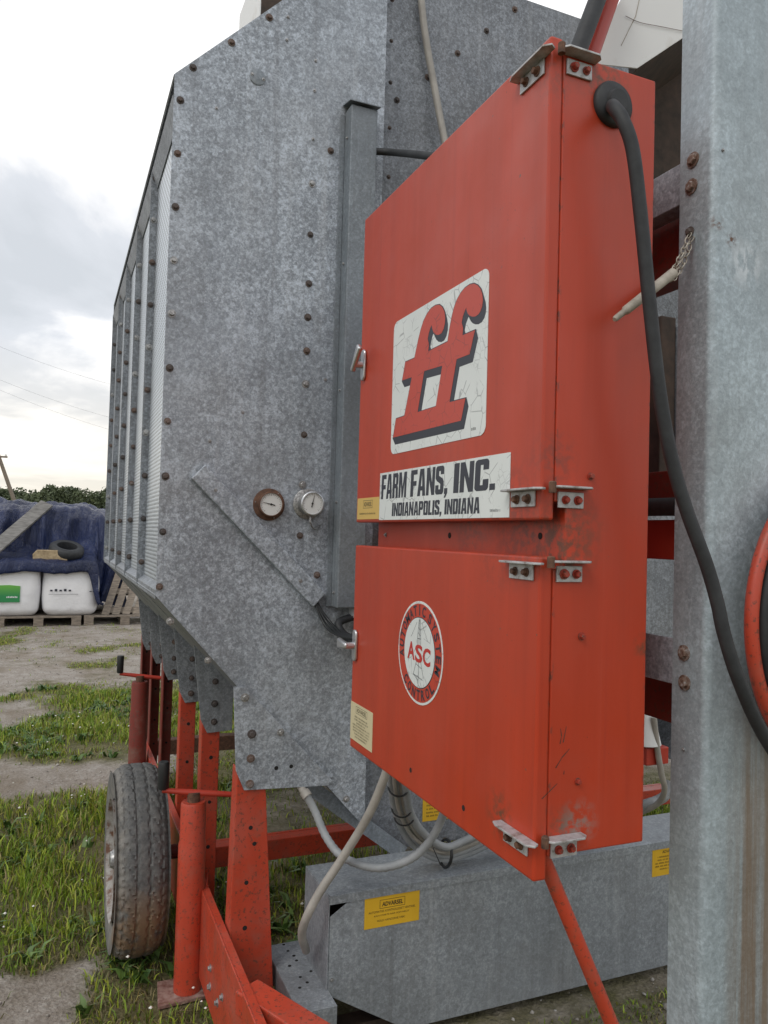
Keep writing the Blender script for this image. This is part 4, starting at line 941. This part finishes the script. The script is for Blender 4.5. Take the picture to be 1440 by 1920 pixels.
# ------------------------------------------------------------------ conduits and cable bundle under the cabinet
cable('flexible_conduit', [P(572, 1487, y=2.262), P(590, 1520, y=2.25), P(612, 1570, y=2.2), P(645, 1608, y=2.13), P(705, 1627, y=2.08), P(765, 1613, y=2.05), P(805, 1578, y=2.02), P(830, 1530, y=1.98), P(838, 1480, y=1.9)], .0125, 'pvc', 'ribbed pale grey conduit looping from the gusset up to the cabinet', 'conduit', n=14, ribs=.005)
solo('conduit_fitting', MB().tube([P(563, 1474, y=2.285), P(572, 1488, y=2.262)], .011, 10).tube([P(570, 1484, y=2.268), P(577, 1494, y=2.256)], .0155, 12), 'cream', 'small pale conduit fitting under the gusset', 'fitting', smooth=50)
cable('plain_conduit', [P(738, 1400, y=1.95), P(722, 1455, y=1.98), P(690, 1530, y=2.03), P(640, 1612, y=2.09), P(600, 1672, y=2.105), P(575, 1720, y=2.12), P(566, 1752, y=2.16), P(574, 1782, y=2.22)], .0125, 'cream', 'smooth cream conduit running down past the guard to the foot plate', 'conduit', n=14)
B = thing('cable_bundle', 'bundle of grey and white cables tied together under the cabinet', 'cable bundle', P(800, 1600, y=2.2))
PATHS = []
for i, (dx, dy, r, m) in enumerate(((-8, 6, .0125, 'pvc'), (2, 2, .011, 'pvc'), (11, -2, .010, 'cream'), (-2, -2, .006, 'cream'), (18, -8, .012, 'pvc'))):
    pts = [P(735+dx, 1400, y=1.98), P(742+dx, 1470, y=2.06-.01*i), P(752+dx, 1525, y=2.13-.01*i), P(778+dx, 1572+dy, y=2.19-.012*i), P(825+dx*.5, 1600+dy*1.5, y=2.2-.012*i), P(868, 1592+dy*1.8, y=2.2-.012*i), P(915, 1570+dy*2, y=2.2-.012*i), P(960, 1540+dy*2, y=2.2-.012*i)]
    PATHS.append(smooth_path(pts, 10)); obj('cable', MB().tube(PATHS[-1], r, 10), m, B, smooth=60)
for q in (11, 18, 21, 42):
    c = sum(p[q] for p in PATHS)/5; t = PATHS[1][q+1]-PATHS[1][q-1]; t /= np.linalg.norm(t); u_ = np.cross(t, (0, 1, 0)); u_ /= np.linalg.norm(u_); w_ = np.cross(t, u_)
    hu = max(abs((p[q]-c)@u_) for p in PATHS)+.0135; hw = max(abs((p[q]-c)@w_) for p in PATHS)+.0135
    obj('cable_tie', MB().tube([c+u_*hu*math.cos(a_)+w_*hw*math.sin(a_) for a_ in np.linspace(0, 2*math.pi, 24, endpoint=False)], .0028 if q < 40 else .005, 6, closed=True), 'black_plastic', B, smooth=60)
obj('cable_tie_tail', MB().tube([P(812, 1590, y=2.10), P(822, 1612, y=2.09), P(826, 1622, y=2.09)], .0016, 6), 'black_plastic', B)

# ------------------------------------------------------------------ drive guard on the ground
def make_guard():
    G = thing('drive_guard', 'low galvanised sheet guard box on the ground below the cabinet', 'guard', (1.4, 2.23, 0))
    x0, x1, yf, yb, zt = .765, 2.25, 2.13, 2.345, .457
    obj('cover_plate', MB().prism([(x0+.002, yf, .398), (.845, yf, .448), (x1, yf, .448), (x1, yf, .028), (1.02, yf, .028), (x0+.002, yf, .178)], (0, .003, 0)), 'galv_guard', G, bevel=.0006)
    obj('top_plate', MB().prism([(x0-.006, yb, zt), (x0, yf-.004, zt), (x1, yf-.004, zt), (x1, yb, zt)], (0, 0, .003)), 'galv_guard', G, bevel=.0006)
    obj('top_lip', MB().box(x0, x1, yf-.004, yf-.0008, zt-.022, zt-.0002), 'galv_guard', G)
    obj('side_plate', MB().prism([(x0-.006, yb, .12), (x0-.003, yf-.003, .17), (x0-.003, yf-.003, zt-.0005), (x0-.006, yb, zt-.0005)], (.003, 0, 0)), 'galv_guard', G, bevel=.0006)
    obj('back_plate', MB().box(x0, x1, yb-.003, yb, .03, zt-.001), 'rust_dark', G)
    obj('skid', MB().box(.80, 2.2, 2.2, 2.26, .0, .03), 'rust_dark', G)
    bolt((.778, yf, .22), RIVET, G, name='rivet'); bolt(P(778, 1588, z=zt+.0031), BOLT_R, G, 'z', scale=.6)
    ex, ey = (1, 0, 0), (0, 0, 1)
    def label(xa, xb, za, zb, rows, lab):
        o = obj('warning_label', MB().box(xa, xb, yf-.0012, yf-.0003, za, zb), 'yellow', G); o['label'] = lab
        text_lines(rows, ex, ey, 'lettering', 'ink_black', o)
        return o
    yy = yf-.0015
    o = label(.874, 1.052, .345, .4335, [('ADVARSEL', (.929, yy, .404), .068, .013, dict(bold=.03, shear=.1)), ('AUTOMATISK KONTROLLERET VENTIDEL', (.887, yy, .3875), .152, .0062), ('KAN STARTE NÅR SOM HELST', (.905, yy, .3765), .114, .0062), ('HOLD HÆNDERNE VÆK!', (.915, yy, .361), .09, .0058)], 'yellow ADVARSEL warning label on the guard front')
    fb = MB()
    for r in ((.922, 1.004, .4225, .4237), (.922, 1.004, .3985, .3997), (.922, .9232, .3997, .4225), (1.0028, 1.004, .3997, .4225)): fb.add([(r[0], yy, r[2]), (r[1], yy, r[2]), (r[1], yy, r[3]), (r[0], yy, r[3])], [(0, 1, 2, 3)])
    obj('label_frame', fb, 'ink_black', o)
    rows = [('ADVARSEL', (1.992, yy, .418), .06, .010, dict(bold=.012))]
    for k, w in enumerate((.10, .10, .12, .12, .08)): rows.append(('~', (2.022-w/2, yy, .404-k*.0105), w, .006))
    label(1.948, 2.10, .342, .4345, rows, 'yellow warning label at the right end of the guard')
    # third label on the dryer wall behind
    L_ = tag(obj('warning_label', MB().box(*[v for pr in zip(P(792, 1541, y=2.3985), P(860, 1478, y=2.3995)) for v in pr]), 'yellow'), 'yellow warning label on the wall behind the cable bundle', 'label')
    q0 = P(792, 1541, y=2.398)
    text_lines([('~', q0+np.array([.014, 0, .062-k*.012]), .085, .006) for k in range(5)], ex, ey, 'lettering', 'ink_black', L_)
make_guard()

# ------------------------------------------------------------------ wheel and jacks
def make_wheel():
    W = thing('trailer_wheel', 'dusty worn black tyre on a pale rim beside the front jack', 'wheel', (.306, 2.94, 0))
    c = np.array([.306, 2.94, .320]); Ro, wd = .322, .172
    prof = []                                               # (x offset, radius, tread?)
    for r in np.linspace(.205, .30, 7): prof.append((-wd/2*(.86+.14*math.sin((r-.205)/.105*math.pi*.62)), r, 0))
    for k in range(31):
        t = -1+2*k/30; x = t*wd/2*.93; r = Ro-.028*abs(t)**5-.004*t*t; prof.append((x, r, 1))
    for r in np.linspace(.30, .205, 7): prof.append((wd/2*(.86+.14*math.sin((r-.205)/.105*math.pi*.62)), r, 0))
    n = 300; vs = []
    for k in range(n):
        a = 2*math.pi*k/n; zig = .006*abs(((k/n*46) % 1)*2-1)-.003
        for x, r, tr in prof:
            rr = r
            if tr:
                for g in (-.058, -.02, .02, .058):
                    if abs(x-g-zig) < .0042: rr -= .0055
                if abs(x) > .062 and (k % 6) < 2: rr -= .0045
                elif .024 < abs(x) < .055 and ((k+int(x*300)) % 9) < 1: rr -= .005
            vs.append((c[0]+x, c[1]+rr*math.sin(a), c[2]+rr*math.cos(a)))
    m = len(prof); fs = [(k*m+i, k*m+i+1, ((k+1) % n)*m+i+1, ((k+1) % n)*m+i) for k in range(n) for i in range(m-1)]
    obj('tyre', MB().add(vs, fs), 'tyre', W, smooth=35)
    obj('rim', MB().lathe([(.205, -.085), (.20, -.088), (.188, -.080), (.182, -.05), (.165, -.03), (.12, -.022), (.09, -.035), (.06, -.035)], c+np.array([.022, 0, 0]), (1, 0, 0), 48), 'rim', W, smooth=40)
    obj('rim_barrel', MB().lathe([(.205, -.086), (.19, -.06), (.19, .06), (.205, .086)], c, (1, 0, 0), 48, cap=False), 'rim', W, smooth=40)
    obj('hub_cap', MB().lathe([(.036, -.01), (.034, -.070), (.026, -.085), (.0, -.088)], c, (1, 0, 0), 24), 'zinc', W, smooth=40)
    for k in range(5):
        a = 2*math.pi*k/5; bolt(c+np.array([-.034, .075*math.sin(a), .075*math.cos(a)]), NUT_Z, W, 'x', 'wheel_nut', 1.5)
make_wheel()
def make_jack(p, ht, label, r=.044, grip_left=True, m='red_leg'):
    x, y = p; J = thing('screw_jack', label, 'jack', (x, y, 0), 'screw jacks on the dryer frame')
    obj('foot', MB().prism([(x-.10, y-.065, .0), (x+.075, y-.055, .0), (x+.08, y+.075, .0), (x-.085, y+.075, .0)], (0, 0, .012)), 'foot' , J, bevel=.002)
    obj('tube', MB().lathe([(r, .0122), (r, ht*.78), (r*.93, ht*.80), (r*.93, ht*.985), (r*.85, ht)], (x, y, 0), (0, 0, 1), 28), m, J, smooth=40)
    obj('screw', MB().lathe([(.021, ht), (.021, ht+.03)], (x, y, 0), (0, 0, 1), 16), 'rust', J, smooth=40)
    zt = ht+.03
    obj('crank', MB().tube([(x-.10, y+.01, zt+.012), (x, y, zt-.002), (x+.125, y-.01, zt-.018)], [.008, .0105, .009], 12), 'red_new', J, smooth=50)
    obj('grip', MB().lathe([(.013, .0), (.016, .005), (.0175, .08), (.015, .088)], (x-.098, y+.01, zt+.016), (0, 0, 1), 16), 'black_plastic', J, smooth=40)
    obj('lug', MB().prism([(x+r*.6, y-.004, .18), (x+.055, y-.004, .18), (x+.055, y-.004, .38), (x+r*.9, y-.004, .27)], (0, .008, 0)), m, J)
    return J
make_jack((.448, 2.59), .615, 'front red screw jack with crank bar and black grip', )
make_jack((.425, 4.15), .72, 'rear red screw jack standing behind the tyre', m='red_dark')

# ------------------------------------------------------------------ roof hopper far up
T = thing('fill_hopper', 'white sheet fill hopper on top of the dryer roof', 'hopper', (1.0, 3.3, 3.3))
xh = P(489, 20, y=2.75)[0]
obj('side_sheet', MB().box(xh-.004, xh, 2.75, 3.12, 3.16, 3.62), 'white_paint', T)
obj('front_sheet', MB().box(xh+.0005, 2.5, 2.75, 2.755, 3.2, 3.62), 'rust_dark', T)
obj('back_sheet', MB().box(xh+.0005, 2.5, 3.115, 3.12, 3.2, 3.62), 'white_paint', T)

# ------------------------------------------------------------------ stacked bags under the tarpaulin
YB = 12.75
gz = float(relief(np.array([.0]), np.array([12.8]))[0])*0
def pallet(name, x0, y0, z0, w, dpt, label, group):
    T = thing(name, label, 'pallet', (x0+w/2, y0+dpt/2, z0), group)
    for i in range(5): obj('deck_board', MB().box(x0, x0+w, y0+i*(dpt-.12)/4, y0+i*(dpt-.12)/4+.12, z0+.122, z0+.144), 'wood', T)
    for i in range(3):
        xx = x0+i*(w-.14)/2
        obj('stringer', MB().box(xx, xx+.14, y0+.002, y0+dpt-.002, z0+.1, z0+.1215), 'wood', T)
        for j in range(3): yy = y0+.004+j*(dpt-.15)/2; obj('block', MB().box(xx+.003, xx+.137, yy, yy+.14, z0+.0225, z0+.0998), 'wood', T)
        obj('runner', MB().box(xx, xx+.14, y0+.003, y0+dpt-.003, z0, z0+.022), 'wood', T)
    return T
xa = P(155, 1160, y=YB)[0]
pallet('pallet', xa-1.22, YB, 0., 1.2, 1.0, 'wooden pallet under the two white bags', 'pallets on the ground')
pallet('pallet', xa+.02, YB, 0., 1.2, 1.0, 'empty wooden pallet on the ground right of the bags', 'pallets on the ground')
pallet('pallet', xa-2.5, YB, 0., 1.2, 1.0, 'wooden pallet under the tarpaulin at the far left', 'pallets on the ground')
def bag(x0, x1, label, green):
    w = x1-x0; cx = (x0+x1)/2; dp = .92; cy = YB+.03+dp/2; z0, z1 = .146, .98
    T = thing('bulk_bag', label, 'bulk bag', (cx, cy, z0), 'white bulk bags on pallets')
    n, m = 64, 26; vs = []
    def shape(t, a):
        bul = .93+.07*math.sin(math.pi*min(1, t*1.05))
        if t < .12: bul *= 1-.16*(1-t/.12)**2
        if t > .9: bul *= 1-.10*((t-.9)/.1)**2
        ca, sa = math.cos(a), math.sin(a); k = (abs(ca)**6+abs(sa)**6)**(-1/6)
        wr = 1+.006*math.sin(5*a+7*t)+.004*math.sin(13*a-9*t)
        return cx+w/2*bul*k*ca*wr, cy+dp/2*bul*k*sa*wr, z0+(z1-z0)*t
    for j in range(m):
        for i in range(n): vs.append(shape(j/(m-1), 2*math.pi*i/n))
    fs = [(j*n+i, j*n+(i+1) % n, (j+1)*n+(i+1) % n, (j+1)*n+i) for j in range(m-1) for i in range(n)]+[tuple(range(n-1, -1, -1)), tuple((m-1)*n+i for i in range(n))]
    obj('sack', MB().add(vs, fs), 'bag', T, smooth=50)
    yf = cy-dp/2-.012
    if green:
        pts = [(x0+.02, yf, .36), (x1-.28, yf, .36), (x1-.28, yf, .60), (x1-.42, yf, .615), (x1-.6, yf, .61), (x0+.02, yf, .66)]
        o = obj('printed_panel', MB().prism(pts, (0, .012, 0)), 'bag_green', T); o['label'] = 'green printed panel'
        q = MB()
        for k in range(7): q.box(x1-.46+k*.022, x1-.446+k*.022, yf-.003, yf-.001, .425, .445+.006*(k % 2))
        obj('print_marks', q, 'bag', o)
    else:
        q = MB()
        for k in range(5): q.box(x0+.12+k*.065, x0+.155+k*.065, yf-.0, yf+.002, .52, .545+.012*(k % 2))
        for k in range(3): q.box(x0+.68+k*.045, x0+.71+k*.045, yf-.0, yf+.002, .51, .525)
        q.box(x0+.10, x0+.52, yf, yf+.002, .475, .479)
        obj('print_marks', q, 'ink', T)
    return T
bag(P(-28, 1110, y=YB)[0], P(76, 1110, y=YB)[0], 'white bulk bag with a green printed panel', True)
bag(P(77.5, 1110, y=YB)[0], P(187, 1110, y=YB)[0], 'plain white bulk bag right of the green one', False)

def make_tarp():
    xr = P(176, 1050, y=YB)[0]
    prof = [(YB-.03, .80), (YB-.035, .88), (YB-.02, .965), (YB+.06, 1.0), (YB+.35, 1.03), (YB+.5, 1.10), (YB+.60, 1.30), (YB+.70, 1.56), (YB+.85, 1.70), (YB+1.2, 1.76), (YB+2., 1.78), (YB+3.2, 1.75), (YB+3.4, 1.2), (YB+3.45, .1)]
    # resample
    pr = []
    for a, b in zip(prof[:-1], prof[1:]):
        k = max(2, int(math.hypot(b[0]-a[0], b[1]-a[1])/.045)); pr += [(a[0]+(b[0]-a[0])*i/k, a[1]+(b[1]-a[1])*i/k) for i in range(k)]
    pr = np.array(pr+[prof[-1]]); xs = np.concatenate([np.arange(-3.4, xr+.62, .025)])
    X, T = np.meshgrid(xs, np.arange(len(pr))); Yp = np.interp(T, np.arange(len(pr)), pr[:, 0]); Zp = np.interp(T, np.arange(len(pr)), pr[:, 1])
    steep = sst(Yp, YB+.40, YB+.62)*(1-sst(Yp, YB+.9, YB+1.3)); frontm = 1-sst(Yp, YB-.02, YB+.05)
    pleat = np.abs(((X*1.9+.35*fbm(X*1.2, T*.02, 5)*3) % 1)-.5)*2
    pleat = pleat+.4*np.abs(((X*4.7+fbm(X*2, T*.05, 8)*2) % 1)-.5)*2
    big = np.abs(((X*1.15+.2) % 1)-.5)*2
    Yp = Yp-steep*((pleat-.6)*.20+(big-.5)*.22)
    lump = (fbm(X*1.1, Yp*.9, 31)-.5)*.30
    ridge = 1-np.abs(fbm(X*2.2+Yp*.8, Yp*2.6-X*.5, 35)-.5)*4
    Zp = Zp+lump*sst(Yp, YB+.5, YB+.9)+(fbm(X*5, Yp*5, 33)-.5)*.06+np.clip(ridge, 0, 1)*.09*sst(Yp, YB+.1, YB+.4)
    Zp = Zp+frontm*(fbm(X*3, X*0+1, 44)-.5)*.09-frontm*.5*sst(X, xr-.10, xr+.10)*sst(.93-Zp, 0, .12)
    # right end falls to the ground level of the pallets
    k = sst(X, xr, xr+.30)
    rear = sst(Yp, YB+.35, YB+.65)
    side_r = sst(X, xr+.36, xr+.6)
    drop = np.where(rear > .5, side_r, k)
    low = np.where(rear > .5, .16, .26+.12*fbm(X*4, Yp*2, 51))
    Zp = Zp*(1-drop)+np.minimum(Zp, low)*drop
    over = np.clip(X-(xr+.08), 0, None)
    Xp = np.where(rear > .5, X, X-over*.86)+drop*(fbm(Yp*4, Zp*3, 61)-.5)*.08
    nv = X.shape; i = np.arange(X.size).reshape(nv)
    f = np.stack([i[:-1, :-1], i[:-1, 1:], i[1:, 1:], i[1:, :-1]], -1).reshape(-1, 4)
    mb = MB(); mb.v = np.stack([Xp, Yp, Zp], -1).reshape(-1, 3).tolist(); mb.f = [tuple(q) for q in f.tolist()]
    o = solo('tarpaulin', mb, 'tarp', 'dark blue plastic tarpaulin draped over the stacked bags', 'tarpaulin', smooth=70)
    s = o.modifiers.new('thick', 'SOLIDIFY'); s.thickness = .004
    return o
make_tarp()
# bags hidden under the tarpaulin hold it up
def hidden_stack():
    mb = MB()
    T = thing('stacked_bags', 'rear row of bags covered by the blue tarpaulin', 'bulk bag', (-.8, YB+1.8, 0))
    for k in range(4): obj('sack', MB().box(-3.2+k*.98, -2.25+k*.98, YB+1.05, YB+3.0, .15, 1.45), 'bag', T, bevel=.1)
hidden_stack()
a = P(-30, 1046, y=YB-.02); b = P(88, 944, y=YB+.78)
pl = MB().bar(a, b, .21, .04, up=(.1, -.5, .8)); solo('plank', pl, 'wood_grey', 'grey weathered plank leaning up over the tarpaulin', 'plank', bevel=.006)
c = P(122, 1034, y=YB+.28)+np.array([.02, .0, .02])
solo('old_tyre', MB().lathe([(.15, -.075), (.21, -.085), (.25, -.055), (.26, 0), (.25, .055), (.21, .085), (.15, .075), (.14, 0), (.15, -.075)], c, (.12, -.35, .9), 40, cap=False), 'black_rubber', 'old black tyre lying on the tarpaulin behind the wood block', 'tyre', smooth=50)
c = P(96, 1042, y=YB+.06)
solo('wood_block', MB().prism([c+(-.25, 0, -.085), c+(.23, 0, -.085), c+(.235, 0, .06), c+(.20, 0, .085), c+(-.20, 0, .085), c+(-.26, 0, .02)], (0, .16, 0)), 'wood_pale', 'pale wood block weighing down the tarpaulin edge', 'wood block', bevel=.012)
# leaning pallet
T = thing('leaning_pallet', 'wooden pallet leaning back on the empty pallet beside the tarpaulin', 'pallet', P(225, 1146, y=YB+.15))
lo = P(190, 1146, y=YB+.15)[0]; zz = .146
e_up = np.array([.28, .42, .86]); e_up /= np.linalg.norm(e_up); e_x = np.array([1., 0, 0]); 
for k in range(6):
    p0 = np.array([lo+k*.155, YB+.15, zz]); nn = np.cross(e_x, e_up)
    obj('slat', MB().prism([p0, p0+e_x*.115, p0+e_x*.115+e_up*.82, p0+e_up*.82], np.array([0, .022, -.008])), 'wood', T)
for t in (.03, .36, .70):
    p0 = np.array([lo, YB+.178, zz-.004])+e_up*t; obj('stringer', MB().prism([p0, p0+e_x*.89, p0+e_x*.89+e_up*.1, p0+e_up*.1], np.array([0, .08, -.03])), 'wood', T)

# ------------------------------------------------------------------ trees, pole and wires far off
def leaf_cloud(n, fn, size):
    c = np.array([fn() for _ in range(n)]); a = rng.normal(0, 1, (n, 3)); a /= np.linalg.norm(a, axis=1)[:, None]; b = np.cross(a, rng.normal(0, 1, (n, 3))); b /= np.linalg.norm(b, axis=1)[:, None]
    s = rng.uniform(.5, 1.3, n)[:, None]*size
    v = np.stack([c-a*s, c+b*s*.6, c+a*s, c-b*s*.6], 1).reshape(-1, 3); i = np.arange(n)*4
    f = np.concatenate([np.stack([i, i+1, i+2], -1), np.stack([i, i+2, i+3], -1)])
    return v, f
def tree(x, y, h, w, label):
    T = thing('broadleaf_tree', label, 'tree', (x, y, 0), 'distant tree line')
    mb = MB().tube([(x, y, -.1), (x+.1, y, h*.35), (x-.1, y, h*.7)], [.22, .16, .06], 8)
    for k in range(5):
        a = random.uniform(0, 6.28); z = h*random.uniform(.25, .55); mb.tube([(x, y, z), (x+math.cos(a)*w*.3, y+math.sin(a)*w*.3, z+h*.2)], [.08, .03], 6)
    obj('trunk', mb, 'bark', T, smooth=60)
    cl = [(x+random.uniform(-.36, .36)*w, y+random.uniform(-.3, .3)*w, h*random.uniform(.25, .86), w*random.uniform(.16, .27)) for _ in range(20)]
    def fn():
        c = random.choice(cl); v = rng.normal(0, 1, 3); v /= np.linalg.norm(v); r = c[3]*random.uniform(.55, 1.05)
        return np.array([c[0]+v[0]*r, c[1]+v[1]*r, min(h, c[2]+v[2]*r*.85)])
    v, f = leaf_cloud(4600, fn, .25)
    me = tri_mesh('crown', v-np.array([x, y, 0]), f, 'leaf_far'); o = link(bpy.data.objects.new('crown', me)); o.parent = T; ORG[o] = ORG[T]
YT = 125.
names = ['leftmost', 'second', 'third', 'fourth', 'fifth', 'sixth', 'seventh', 'eighth', 'ninth', 'tenth', 'eleventh', 'twelfth', 'thirteenth', 'fourteenth', 'fifteenth', 'sixteenth', 'seventeenth', 'eighteenth', 'nineteenth', 'twentieth']
for k in range(20):
    px = -85+k*24+random.uniform(-6, 6); yt = YT+random.uniform(-6, 10); x = P(px, 985, y=yt)[0]
    top = 914+6*math.sin(k*1.3)+random.uniform(-3, 4)+(6 if k in (5, 6) else 0)
    h = P(px, top, y=yt)[2]; tree(x, yt, h, random.uniform(6., 8.), f'{names[k]} tree from the left in the distant dark green tree line')
pa = P(34, 960, y=52.); pb = P(-6, 845, y=52.); base = pa+(pb-pa)*(-pa[2]/(pb[2]-pa[2]))
T = thing('utility_pole', 'leaning wooden utility pole at the left edge', 'utility pole', base)
obj('pole', MB().tube([base, pb], [.14, .10], 10), 'wood', T, smooth=50)
obj('crossarm', MB().bar(pb+(-.6, 0, -.35), pb+(.6, 0, -.35), .1, .1), 'wood', T)
for k in (-.5, 0, .5): obj('insulator', MB().lathe([(.05, 0), (.06, .08), (.03, .14)], pb+np.array([k, 0, -.3 if k else 0.]), (0, 0, 1), 8), 'white_paint', T)
for k, (ya, yb_) in enumerate(((650, 712), (712, 775), (730, 800))):
    a = P(-60, ya-25, y=60.); b = P(330, yb_+36, y=64.)
    tb = [a+(b-a)*t+np.array([0, 0, -.5*4*t*(1-t)]) for t in np.linspace(0, 1, 14)]
    solo('power_line', MB().tube(tb, .0055, 5), 'black_plastic', ('topmost', 'middle', 'lowest')[k]+' of the thin wires crossing the cloudy sky', 'wire', 'overhead wires')
